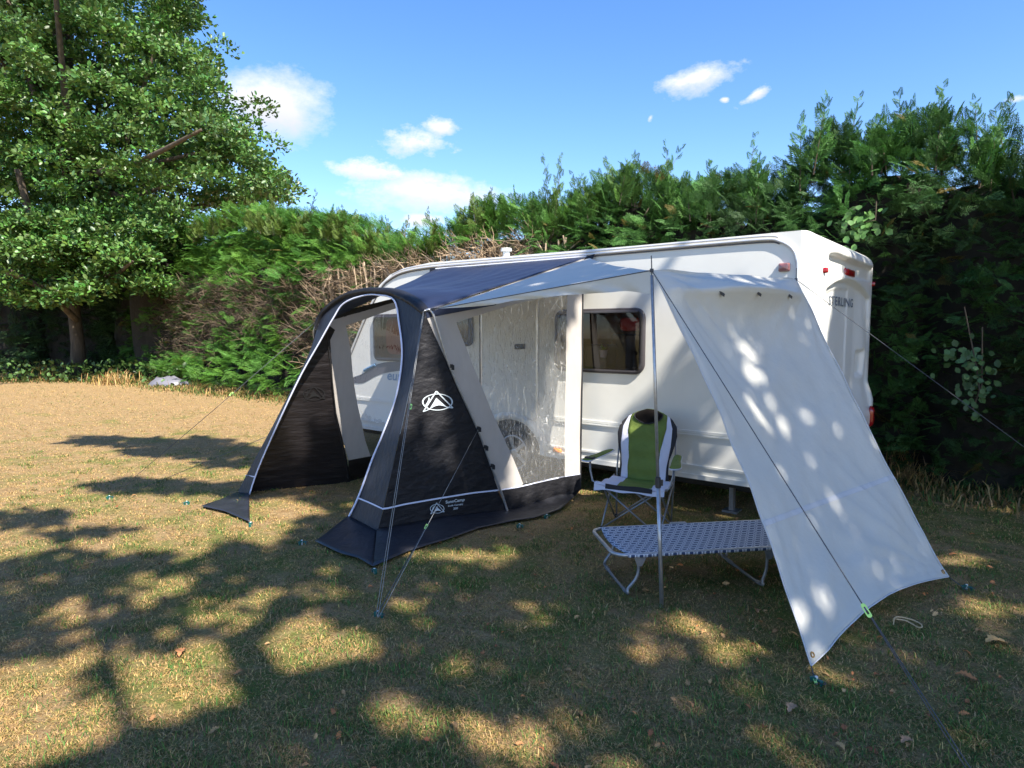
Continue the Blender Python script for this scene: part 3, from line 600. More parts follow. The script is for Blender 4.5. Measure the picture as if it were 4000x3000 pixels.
# logos
def logo(mt, C0, ex, ey, W_, name, shear=0.):
    m = MB(); P_ = lambda x, y: W_.at(C0[0]+x*ex, C0[1]+y*ey, .02)
    def lift(q): return q+W_.n*(rip(q-W_.n*.02, .015, 2.2)-.012)
    def ring(rx, ry, th, n=48, dx=0, dy=0, rot=-.08):
        a, b = [], []
        for k in range(n+1):
            t = 2*math.pi*k/n
            for l, s in ((a, 1), (b, 1-th)):
                x, y = rx*s*math.cos(t)+dx*(s < 1), ry*s*math.sin(t); x, y = x*math.cos(rot)-y*math.sin(rot), x*math.sin(rot)+y*math.cos(rot); l.append(lift(P_(x, y+dy)))
        m.grid([a, b])
    ring(1, 1, .09); 
    def seg(a, b, th):
        a, b = Vector(a), Vector(b); d = (b-a).normalized(); nn = Vector((-d.y, d.x))*th/2
        m.grid([[lift(P_(*(a.lerp(b, f)+nn))) for f in (0, .33, .66, 1)], [lift(P_(*(a.lerp(b, f)-nn))) for f in (0, .33, .66, 1)]])
    seg((-.08, -1.3), (-.92, 1.15), .09); seg((-.08, -1.3), (1.0, .70), .09); seg((-.92, 1.15), (-.45, .80), .08); seg((1.0, .70), (.6, .62), .12)
    arcp = [(-.52+1.24*f, .86-.10*f-.42*math.sin(math.pi*f)) for f in np.linspace(0, 1, 14)]
    top_ = Vector((-.08, -.5))
    m.grid([[lift(P_(*p)) for p in arcp], [lift(P_(*(Vector(p).lerp(top_, .5)))) for p in arcp], [lift(P_(*(Vector(p).lerp(top_, .98)))) for p in arcp]])
    sw = [(-.88+.08*math.sin(f*3)+.30*f, .55-1.2*f) for f in np.linspace(0, 1, 8)]
    m.grid([[lift(P_(*p)) for p in sw], [lift(P_(p[0]+.12*math.sin(math.pi*f), p[1])) for p, f in zip(sw, np.linspace(0, 1, 8))]])
    return m.build(name, M[mt], aw)
logo('logo', (1712, 1571), 61, 33, WA, 'emblem'); logo('logo', (1709, 1988), 28, 18, WA, 'emblem'); logo('logodark', (1227, 1540), 43, 26, LA, 'emblem')
m = MB()
for s, x0, y0, x1, h, sl in (('SunnCamp', 1741, 1971, 1815, 15, -11), ('Swift Canopy', 1750, 1982, 1809, 8.5, -9), ('200', 1771, 1991, 1789, 8, -2)):
    t_, f_ = text_mesh(s, offset=.022 if h > 10 else .012); m.add([WA.at(x0+x*(x1-x0), y0-y*h+sl*x, .02) for x, y in t_], f_)
m.build('lettering', M['logo'], aw)
# guy lines of the awning
def guy(name, pts, mt, par, r=.0028, lab=None):
    m = MB(); m.tube(pts, r, 5); return m.build(name, M[mt], par, smooth=True)
pg = G(1478, 2405, .03)
guy('guy_line', [TR+N*.02, pg+Vector((0, 0, 0))], 'cordlight', aw, .0019); guy('guy_line', [TR+N*.02+T*.01, pg+T*.02], 'cordlight', aw, .0019)
q = WB.at(1865, 1683, .05); guy('guy_line', [q, pg-T*.01], 'cordlight', aw, .0019); guy('guy_line', [q.lerp(pg, .62), pg+T*.012+N*.005], 'cord', aw, .003)
g1 = G(430, 1945, .03); guy('guy_line', [TL, TL.lerp(g1, .5)+Vector((0, 0, -.01)), g1], 'cord', aw, .0026)
g2 = G(560, 1905, .03); guy('guy_line', [LA.at(1200, 1640, -.04), g2], 'cord', aw, .0026)
def slider(par, a, b, f, s=1., mt='lime'):
    p = a.lerp(b, f); d = (b-a).normalized(); x = d.cross(CAM-p).normalized(); n_ = x.cross(d); m = MB()
    o = rrect(-.0085*s, .0085*s, -.026*s, .026*s, .008*s, 4); i = rrect(-.004*s, .004*s, -.014*s, .014*s, .0035*s, 4)
    m.grid([[p+x*u+d*v+n_*h for u, v in lp] for lp, h in ((o, -.003), (o, .003), (i, .003), (i, -.003), (o, -.003))], closed=True); return m.build('line_slider', M[mt], par)
slider(aw, TR, pg, .40); slider(aw, q, pg, .62); slider(aw, TL, g1, .42)

def peg(px, py, label, a=0., z=.0, mt='teal'):
    p = G(px, py, .0); t = thing('tent_peg', p, label, 'tent peg', 'pegs holding the lines and mud flaps')
    d = Vector((math.cos(a), math.sin(a), 0)); s = Vector((-d.y, d.x, 0)); m = MB()
    m.box(p+Z*.022, d*.03, s*.007, Z*.006); m.box(p+Z*.012+d*.026, d*.006, s*.009, Z*.014); m.box(p+Z*.014-d*.02, d*.006, s*.009, Z*.016); m.box(p+Z*.032-d*.006, d*.009, s*.012, Z*.005)
    m.build('hook', M[mt], t, bevel=.002)
    m = MB(); m.tube([p-Z*.08, p+Z*.036, p+Z*.040], [.006, .008, .007], 10); m.build('stake', M['pegtop'], t, smooth=True)
    m = MB(); ring = [p+d*(.03+.016*math.cos(k))+s*.012*math.sin(k)+Z*.02 for k in np.linspace(0, 6.28, 12)]; m.tube(ring, .002, 5); m.build('tie_loop', M['cord'], t)
peg(1478, 2410, 'green tent peg in the grass where the awning\'s two front guy lines meet', -.4)
peg(1463, 2240, 'teal tent peg at the near corner of the right mud flap', 2.2)
peg(1180, 2128, 'teal tent peg left of the right mud flap, beside its pointed tip', .4)
peg(979, 2056, 'teal tent peg under the near corner of the left mud flap', 1.7)
peg(730, 1972, 'small green tent peg beyond the far tip of the left mud flap', 3.)
peg(428, 1950, 'tent peg in dry grass at the end of the left guy line', 1.)
peg(2136, 2025, 'green tent peg by the awning side hem, nearest the caravan', .6)
peg(2030, 2062, 'green tent peg in front of the awning side wall, near the middle of the hem', .3)
peg(3188, 2672, 'dark green tent peg tied to the lowest corner of the pale tarp', -.9)
peg(3775, 2305, 'tent peg tied to the right bottom corner of the pale tarp', -.5)

# ------------------------------------------------------------------ pale tarp with its poles
PT = ray(2546, 1056); PT = CAM+PT*(3.97/PT.y); QT = ray(3110, 1092); QT = CAM+QT*(5.10/QT.y)
BL = G(3168, 2600, .04); BR = G(3705, 2252, .06)
tp = thing('tarp_windbreak', (BL+BR)/2*Vector((1, 1, 0)), 'pale grey tarp sloping from two poles to the ground beside the caravan', 'tarp')
rows = []; nu, nv = 56, 84
out_n = (BR-BL).cross(PT-BL).normalized()
if out_n.dot(CAM-BL) < 0: out_n = -out_n
cups = (PT-BL).normalized()
for j in range(nv+1):
    v = (j/nv)**1.3; row = []
    for i in range(nu+1):
        u = i/nu
        a = PT.lerp(BL, v); b = QT.lerp(BR, v); p = a.lerp(b, u)
        side_in = (b-a).normalized()
        p = p+side_in*(.11*math.sin(math.pi*v)*(1-u)**2 - .05*math.sin(math.pi*v)*u**2)     # concave side edges
        dn = (BL.lerp(BR, u)-PT.lerp(QT, u)).normalized()
        p = p-dn*(.095*math.sin(math.pi*u)*max(0, (v-.72)/.28)**1.6)                              # arched bottom hem
        # slack top: comes forward flat to a fold line, then drops
        sg = math.sin(math.pi*u)**.75
        kf = min(1, v/.07)
        p = p + out_n*sg*(.17*kf if v < .07 else .17*math.exp(-(v-.07)/.035)-.045*(1-math.exp(-(v-.07)/.05))*math.exp(-(v-.07)*4)) + dn*.03*sg*kf*math.exp(-max(0, v-.07)*12)
        p = p + out_n*(-.07*math.sin(math.pi*u)*math.sin(math.pi*min(1, v*1.0)))                # belly
        w_ = 0
        for cu, cvv, amp, fr, fall in ((0, 0, .060, 26, .75), (1, 0, .045, 24, .6), (1, 1, .055, 26, .9), (0, 1, .035, 22, .6)):
            du, dv = (u-cu)*1.9, (v-cvv)*2.4; r_ = math.hypot(du, dv)+1e-6; an = math.atan2(abs(dv), abs(du)); w_ += amp*(1-1.6*abs(math.sin(an*fr*.5+2*noise.noise(Vector((an*3, cu, cvv)))))**.7)*.6*math.exp(-r_/fall)*min(1, r_*4)*(.6+.6*noise.noise(Vector((an*5, 2, cu))))
        w_ += .022*noise.noise(Vector((u*6, v*7, 3)))+.004*noise.noise(Vector((u*18, v*10, 9)))
        w_ += .05*math.exp(-((v-.70)/.004)**2)*.04
        row.append(p+out_n*w_)
    rows.append(row)
TARP = rows
m = MB(); m.grid(rows); m.build('drop_sheet', M['tarp'], tp, smooth=True, thick=.0015)
m = MB(); m.tube([r[0] for r in rows], .005, 5); m.tube([r[-1] for r in rows], .005, 5); m.tube(rows[-1], .005, 5); m.build('hem', mat('tarp_hem', (.48, .49, .5), .7), tp)
j_ = int(.70**(1/1.3)*nv); m = MB(); m.grid([[q+out_n*.0035 for q in rows[j_]], [q+out_n*.0035 for q in rows[j_+1]]]); m.build('seam_tape', mat('tarp_seam', (.50, .51, .52), .6), tp)
# roof wing reaching over the awning to its arch
tip = TR+Vector((.10, -.02, .015)); RT = SIDE.at(2302, 1008, .03)
rws = []
for i in range(25):
    f = i/24; a = tip.lerp(RT, f); b = tip.lerp(PT, f); rws.append([a.lerp(b, k/16)+Vector((0, 0, -.02*math.sin(math.pi*k/16)*f+.008*noise.noise(Vector((f*5, k*.3, 1))))) for k in range(17)])
m = MB(); m.grid(rws); m.build('roof_wing', M['tarp'], tp, smooth=True)
VP = P3(tip, PT, PT+Z)
low = px2([(2546, 1150), (2500, 1143), (2440, 1137), (2380, 1143), (2290, 1147), (2200, 1154), (2100, 1166), (2010, 1174), (1930, 1190), (1810, 1200), (1726, 1205)], 3)
m = MB(); n_ = len(low); topl = [PT.lerp(tip, k/(n_-1)) for k in range(n_)]; lowp = [VP.at(*p) for p in low]
m.grid([[topl[k].lerp(lowp[k], f)+VP.n*(.012*math.sin(k*.9)*f) for k in range(n_)] for f in np.linspace(0, 1, 6)]); m.build('valance', M['tarp'], tp, smooth=True)
m = MB(); m.tube([tip, PT], .004, 5); m.build('ridge_piping', M['cord'], tp)
m = MB(); m.tube([TR, tip], .006, 6); m.box(tip.lerp(TR, .4), (PT-tip).normalized()*.03, Z*.012, N*.006); m.build('buckle', M['blackp'], tp, bevel=.003)
for u in (.27, .5, .78):
    p = rows[int(.08**(1/1.3)*nv)][int(u*nu)]+out_n*.012; a = Vector((1, .4, -.55)).normalized(); m = MB(); m.box(p, a*.024, Z*.006, N*.008); m.box(p-Z*.010+a*.004, a*.018, Z*.006, N*.006); m.build('peg_clip', M['blackp'], tp, bevel=.003)
brass = mat('brass_eyelet', (.5, .3, .12), .35, metal=.8)
for c0, nx in ((BL, rows[-3][2]), (BR, rows[-3][-3])):
    c = c0.lerp(nx, .5)+out_n*.004; a = (nx-c0).normalized(); b = a.cross(out_n); m = MB(); m.tube([c+a*.012*math.cos(k)+b*.012*math.sin(k) for k in np.linspace(0, 6.28, 13)], .004, 5); m.build('eyelet', brass, tp)
# the front guy: leaves the pole top, runs clear of the cloth to the ground in front of the frame edge
E1 = G(3905, 3210, .02)
m = MB(); m.tube([PT, E1], .0026, 6); g_ = m.build('guy_line', M['cord'], tp, smooth=True)
r1 = PT.lerp(E1, .50)
def on_line(a, b, py_):
    lo, hi = 0, 1
    for _ in range(40):
        md = (lo+hi)/2; p = a.lerp(b, md)-CAM; f = Vector((0, math.cos(PITCH), -math.sin(PITCH))); upv = Vector((0, math.sin(PITCH), math.cos(PITCH))); y = 1500-2500*p.dot(upv)/p.dot(f)
        if y < py_: lo = md
        else: hi = md
    return lo
fs_ = on_line(PT, E1, 2385); slider(tp, PT, E1, fs_, 1.15)
m = MB(); m.tube([PT.lerp(E1, fs_)+Vector((.008, 0, -.006)), E1+Vector((.02, 0, 0))], .0024, 6); m.build('guy_line', M['cord'], tp)
E2 = G(4700, 2260, .02); m = MB(); m.tube([QT, E2], .0024, 6); m.build('guy_line', M['cord'], tp, smooth=True)
for a_, b_ in ((BL, G(3188, 2672, .02)), (BR, G(3775, 2305, .02))): m = MB(); m.tube([a_, b_], .003, 5); m.build('corner_tie', M['cord'], tp)
slider(tp, BL, G(3188, 2672, .02), .8, .8)
# poles
def tarp_pole(foot, top, label, collar=True):
    t = thing('tarp_pole', foot, label, 'pole', 'poles carrying the tarp'); d = (top-foot)
    m = MB(); m.tube([foot, foot+d*.37], .0125, 12); m.build('lower_tube', M['alu'], t, smooth=True)
    m = MB(); m.tube([foot+d*.37, foot+d*.985], .0098, 12); m.build('upper_tube', M['alu'], t, smooth=True)
    m = MB(); c = foot+d*.372; m.tube([c-d.normalized()*.035, c-d.normalized()*.03, c+d.normalized()*.03, c+d.normalized()*.035], [.012, .018, .017, .011], 12); m.box(c+Vector((.02, -.005, 0)), (.008, 0, 0), (0, .008, 0), (0, 0, .018)); m.build('clamp', M['blackp'], t)
    m = MB(); m.tube([foot+d*.98, top+d.normalized()*.09], [.004, .003], 6); m.tube([top-Z*.01, top+Z*.01], .012, 8); m.build('spike', M['cord'], t)
tarp_pole(G(2585, 2372, 0), PT, 'thin grey metal pole standing in front of the camping chair, black collar midway')
tarp_pole(QT*Vector((1, 1, 0))+Vector((.02, .05, 0)), QT, 'thin pole behind the right upper corner of the tarp, only its tip showing')

# ------------------------------------------------------------------ camping chair
cc = Vector((1.085, 5.46, 0)); cX = Vector((.889, -.457, 0)).normalized(); cY = Vector((.457, .889, 0)).normalized()
ch = thing('camping_chair', cc, 'green and white folding camping chair with cup holder, standing before the caravan wall', 'chair')
def K(x, y, z): return cc+cX*x+cY*y+Z*z
def back_hw(v): return np.interp(v, [0, .12, .3, .5, .65, .78, .88, .95, 1.], [.225, .215, .215, .25, .268, .255, .205, .14, .05])
def back_pt(u, v, lift=0.):   # u -1..1
    h = back_hw(v); x = u*h; z = .38+.60*v+.015*math.cos(u*1.5)*v; y = .14+.22*v+.05*u*u*(1-v*.3)-.035*math.sin(math.pi*v)
    y += .008*math.sin(v*math.pi*8)*(1 if abs(u) < .65 else 0)-lift
    return K(x, y+.010*noise.noise(Vector((u*3, v*6, 0))), z)
def bpanel(name, f0, f1, mt, v0=0, v1=1, lift=0., n=26):
    rows = []
    for i in range(n+1):
        v = v0+(v1-v0)*i/n; a, b = f0(v), f1(v); h = back_hw(v); rows.append([back_pt((a+(b-a)*k/10)/h, v, lift) for k in range(11)])
    m = MB(); m.grid(rows); return m.build(name, M[mt], ch, smooth=True, thick=.012)
gw = lambda v: np.interp(v, [0, .4, .75, 1.0], [.135, .14, .175, .16])
clampw = lambda fn: (lambda v: min(fn(v), back_hw(v)))
bpanel('backrest', lambda v: -min(gw(v), back_hw(v)), lambda v: min(gw(v), back_hw(v)), 'green')
sw_ = lambda v: min(back_hw(v), np.interp(v, [0, .2, .5, .75, 1.0], [.20, .20, .225, .225, .16]))
bpanel('side_panel', lambda v: -sw_(v), lambda v: -min(gw(v), back_hw(v)), 'whitef', 0, .93); bpanel('side_panel', lambda v: min(gw(v), back_hw(v)), lambda v: sw_(v), 'whitef', 0, .93)
bpanel('edge_panel', lambda v: -back_hw(v)-.004, lambda v: -sw_(v), 'blackf', 0, .9); bpanel('edge_panel', lambda v: sw_(v), lambda v: back_hw(v)+.004, 'blackf', 0, .9)
hw2 = lambda v: np.interp(v, [.80, .83, .88, .94, 1.0], [.02, .08, .12, .13, .06])
bpanel('headrest', lambda v: -hw2(v), lambda v: hw2(v), 'brownf', .80, 1.0, .014)
m = MB(); m.tube([back_pt(s*hw2(v)/back_hw(v), v, .02) for s, vs_ in ((-1, np.linspace(.97, .80, 8)), (1, np.linspace(.80, .97, 8))) for v in vs_], .006, 6); m.build('headrest_binding', M['blackf'], ch)
def seatp(name, x0, x1, mt, y0=-.25, y1=.16):
    rows = []
    for i in range(13):
        f = i/12; y = y0+(y1-y0)*f
        rows.append([K(x*(1.12-.12*f), y, .405-.035*f-.03*math.cos(x*4)*math.sin(math.pi*min(1, f+.15))+.012*(abs(x)/.27)**2+.008*math.sin(f*14)) for x in np.linspace(x0, x1, 9)])
    m = MB(); m.grid(rows); return m.build(name, M[mt], ch, smooth=True, thick=.016)
seatp('seat', -.14, .14, 'green'); seatp('seat_side', -.27, -.14, 'whitef'); seatp('seat_side', .14, .27, 'whitef')
m = MB(); m.grid([[K(x, -.255, .415+.004*math.sin(x*20)) for x in np.linspace(-.2, .2, 9)], [K(x, -.262, .375) for x in np.linspace(-.2, .2, 9)]]); m.build('front_edge', M['blackf'], ch, thick=.006)
m = MB(); m.grid([[K(x, -.262+abs(x)*.02, .378+.03*(abs(x)/.3)**2) for x in np.linspace(-.3, .3, 17)], [K(x, -.264, .360+.006*math.sin(x*25)-.05*max(0, abs(x)-.2)) for x in np.linspace(-.3, .3, 17)]]); m.build('front_hem', M['whitef'], ch, thick=.003)
for s in (-1, 1):
    out_ = [(s*.28, .20, .62), (s*.335, .18, .618), (s*.365, .0, .608), (s*.415, -.20, .60), (s*.40, -.27, .598), (s*.345, -.28, .598), (s*.33, -.18, .60), (s*.30, .0, .608)]
    pl2 = catm([K(*p) for p in out_], 3, closed=True); c = sum(pl2, Vector())/len(pl2)
    m = MB(); m.grid([pl2, [p.lerp(c, .35)+Z*.008 for p in pl2], [p.lerp(c, .99)+Z*.01 for p in pl2]], closed=True); ar = m.build('armrest', M['green'], ch, smooth=True, thick=.014)
    m = MB(); m.tube(pl2+[pl2[0]], .007, 6); m.build('armrest_binding', M['whitef'], ar, smooth=True)
    if s < 0:
        c = K(-.365, -.19, .608); m = MB(); m.tube([c+cX*.042*math.cos(k)+cY*.042*math.sin(k)+Z*.006 for k in np.linspace(0, 6.3, 18)], .006, 6); m.grid([[c+(cX*math.cos(k)+cY*math.sin(k))*r_+Z*z for k in np.linspace(0, 2*math.pi, 18, endpoint=False)] for r_, z in ((.04, .008), (.02, .009), (.001, .009))], closed=True); m.build('cup_holder', M['blackf'], ar)
def bar(name, pts, r=.008, mt='steel'):
    m = MB(); m.tube([K(*p) for p in pts], r, 8); return m.build(name, M[mt], ch, smooth=True)
for s in (-1, 1):
    bar('rear_upright', [(s*.25, .21, .0), (s*.262, .25, .45), (s*.255, .33, .86)])
    bar('arm_support', [(s*.36, -.20, .59), (s*.355, -.21, .52), (s*.33, -.22, .42), (s*.27, -.23, .40), (s*.22, -.23, .385)], .009)
    bar('crossed_leg', [(s*.25, -.21, .01), (-s*.24, -.20-s*.016, .38)])
    bar('crossed_leg', [(s*.25, .20, .01), (-s*.24, .21-s*.016, .38)])
    bar('crossed_leg', [(s*.252, -.205, .01), (s*(.252+.018), .20, .40)]); bar('crossed_leg', [(s*.262, .20, .01), (s*.245, -.20, .39)])
    for y in (-.21, .21): bar('foot', [(s*.25, y, .0), (s*.25, y, .03)], .014, 'blackp')

# ------------------------------------------------------------------ camp bed
b0 = G(2402, 2172, .28); b0.z = 0; bX = Vector((.989, .148, 0)).normalized(); bY = Vector((-.148, .989, 0)).normalized()
cb = thing('camp_bed', b0, 'low folding camp bed with blue and white patterned fabric, behind the front pole', 'camp bed')
def Q(x, y, z): return b0+bX*x+bY*y+Z*z
LEN, WD, TZ = 1.88, .56, .28
fr = [Q(x, y, TZ) for x, y in rrect(0, LEN, 0, WD, .09, 5)]
m = MB(); m.tube(fr+[fr[0]], .0125, 10, cap=False); m.build('bed_frame', M['alu'], cb, smooth=True)
m = MB(); rows = []; uvs = []
for i in range(41):
    x = .085+(LEN-.17)*i/40; rows.append([])
    for k in range(21):
        g = k/20
        if g < .08: y = -.013+.0; z = TZ-.012+.024*g/.08
        elif g > .92: y = WD+.013; z = TZ+.012-.024*(g-.92)/.08
        else: y = WD*(g-.08)/.84; z = TZ+.013-.014*math.sin(math.pi*(g-.08)/.84)
        bow_ = .05*(abs(g-.5)*2)**2.5*(1 if i in (0,) else 0)
        xx = x-(.055*(abs(g-.5)*2)**0 if 0 else 0)
        if i < 3: xx = x-.0+(.04*(1-(abs(g-.5)*2)**2))*(-1)*(3-i)/3
        rows[-1].append(Q(xx, y, z+.003*noise.noise(Vector((x*8, y*8, 0))))); uvs.append((xx, y))
m.grid(rows); m.build('bed_fabric', M['cot'], cb, smooth=True, thick=.003, uv=uvs)
def uleg(x0, x1, splay=0.):
    m = MB(); pts = catm([Q(x0, .02, TZ-.01), Q(x0+.0, .02, .14), Q(x1, .03, .05), Q(x1, .06, .015), Q(x1, WD-.06, .015), Q(x1, WD-.03, .05), Q(x0, WD-.02, .14), Q(x0, WD-.02, TZ-.01)], 4); m.tube(pts, .0105, 8); lg = m.build('leg_frame', M['steel'], cb, smooth=True)
    for y in (-.002, WD+.002): m = MB(); m.prism([Q(x0-.035, y-.004, TZ-.012), Q(x0+.05, y-.004, TZ-.012), Q(x0+.018, y-.004, TZ-.075), Q(x0-.012, y-.004, TZ-.075)], bY*.004); m.build('bracket', M['steel'], lg)
    for y in (.085, WD-.085): m = MB(); m.tube([Q(x1, y-.03, .0145), Q(x1, y+.03, .0145)], .014, 8); m.build('foot_sleeve', M['steel'], lg)
uleg(.16, .10); uleg(1.05, 1.03); uleg(1.74, 1.80)
m = MB()
for y in (.03, WD-.03): m.tube([Q(.72, y, TZ-.015), Q(.74, y, TZ-.05), Q(.98, y, .05), Q(1.03, y, .04)], .008, 8)
m.build('hinge_strut', M['steel'], cb, smooth=True)
m = MB(); m.box(Q(.66, WD+.005, TZ+.012), bX*.06, bY*.016, Z*.008); m.build('hinge_cover', M['alu'], cb, bevel=.004)

# ------------------------------------------------------------------ conifer hedge
h0 = Vector((4.497, 7.162, 0)); hd = (Vector((-6.42, 17.47, 0))-h0).normalized(); hn = Vector((-hd.y, hd.x, 0)); hn = hn if hn.dot(CAM-h0) > 0 else -hn
HD, HN, H0 = np.array(hd), np.array(hn), np.array(h0)
TS = [-8, -3, -.8, -.2, .3, .7, 1.0, 1.7, 2.4, 3.2, 3.8, 4.3, 5.6, 6.8, 7.9, 9.1, 10.3, 11.6, 14.5, 17.6, 20, 26]
TZ_ = [3.9, 4.0, 3.55, 3.95, 4.1, 3.85, 4.2, 3.6, 3.75, 3.75, 4.15, 3.95, 3.75, 4.05, 3.8, 3.5, 3.7, 4.3, 4.7, 5.3, 5.2, 5.2]
def spray_shape(nb=8, curve=.18, subs=3, w=.05):
    V = []; F = []
    def leaf(p, d, l, wd):
        d = np.array(d)/np.linalg.norm(d); s = np.array([d[1], -d[0], 0])*wd; p = np.array(p); b = len(V)
        V.extend([p, p+d*l*.45+s, p+d*l, p+d*l*.45-s]); F.append((b, b+1, b+2, b+3))
    leaf((0, 0, 0), (0, 1, 0), 1., .018)
    for i in range(nb):
        y = .10+.82*i/nb; L_ = (1-y)*.52+.10
        for s in (-1, 1):
            a = .75-.25*i/nb; d = (s*math.sin(a), math.cos(a), 0); leaf((0, y, 0), d, L_, w*.45)
            for k in range(subs):
                f = (k+1)/(subs+1); q = (d[0]*L_*f, y+d[1]*L_*f, 0)
                for s2 in (-1, 1): a2 = math.atan2(d[0], d[1])+s2*.65; leaf(q, (math.sin(a2), math.cos(a2), 0), L_*.38*(1.15-f*.5), w*.42)
    V = np.array(V); V[:, 2] = -curve*V[:, 1]**2-.25*V[:, 0]**2+rng.normal(0, .012, len(V)); return V, F
SPN = spray_shape(8, .2, 3, .034); SPF = spray_shape(8, .25, 2, .026); SPT = spray_shape(8, -.05, 1, .05)
def bare(s, z):
    n = sn(s*1.3, z*1.5, 2.)*.35
    top = np.interp(s, [5, 9, 12, 15, 18, 23], [3.4, 3.25, 3.1, 3.0, 3.2, 3.4])+.2*sn(s*2, 0*z, 4)
    return (z < top) & (s > 5.3+n*1.5) & (s < 23) & (z > np.interp(s, [5, 9, 12, 15, 18, 23], [.0, .3, .9, 1.6, 1.1, .8])+n*1.2)
def hedge_off(s, z):
    return .35*sn(s*2.1, z*2.3, 1.)+.22*sn(s*5.1, z*5.7, 3.)+np.interp(z, [0, .6, 2, 3.2, 4.4], [-.15, .15, .35, .25, -.45])+np.interp(s, [5, 10, 13, 16, 20], [0, 0, .3, .7, .5])*np.clip(1.6-z, 0, 1.6)
def join_meshes(obs):
    bm = bmesh.new()
    for o in obs: bm.from_mesh(o.data)
    bm.to_mesh(obs[0].data); bm.free()
    for o in obs[1:]: bpy.data.objects.remove(o)
hedge_labels = ['conifer at the near right end of the hedge, just outside the picture', 'conifer second from the near right end of the hedge, beside the picture edge', 'conifer at the far right edge of the hedge, mostly in deep shade', 'shaded conifer second from the right edge, with bramble trailing down its face', 'tall dark conifer whose tips rise above the caravan rear, right of it',
 'conifer standing directly behind the caravan rear corner', 'conifer above the caravan roof, left of the marker lamp', 'conifer with the tall pointed sunlit leader, above the pole tip', 'conifer left of the one with the tall pointed leader, above the roof',
 'conifer rising just right of the roof flue', 'conifer with bright sunlit tips above the roof flue', 'conifer over bare cut stems, behind the blue canopy roof', 'conifer with thin leaders, left of the bare cut stems\' pale tops', 'bare brown twiggy conifer just above the awning arch',
 'conifer left of the arch with many bare pale twigs', 'broad yellow green conifer right of the oak', 'bright green conifer with low fans spreading over the dry grass', 'conifer half under the oak, with bright top', 'dark conifer behind the oak crown\'s right side', 'dark conifer beside the oak trunk']
cent = [-4.7, -3.3, -1.9, -.6, .6, 1.8, 3.0, 4.0, 5.2, 6.4, 7.6, 8.8, 10.2, 11.6, 13.2, 15.0, 17.0, 19.2, 21.6, 24.2]
VN = [SPN, spray_shape(7, .45, 3, .03), spray_shape(9, -.1, 2, .028)]; VF = [SPF, spray_shape(9, .5, 2, .022), spray_shape(6, .05, 3, .028)]
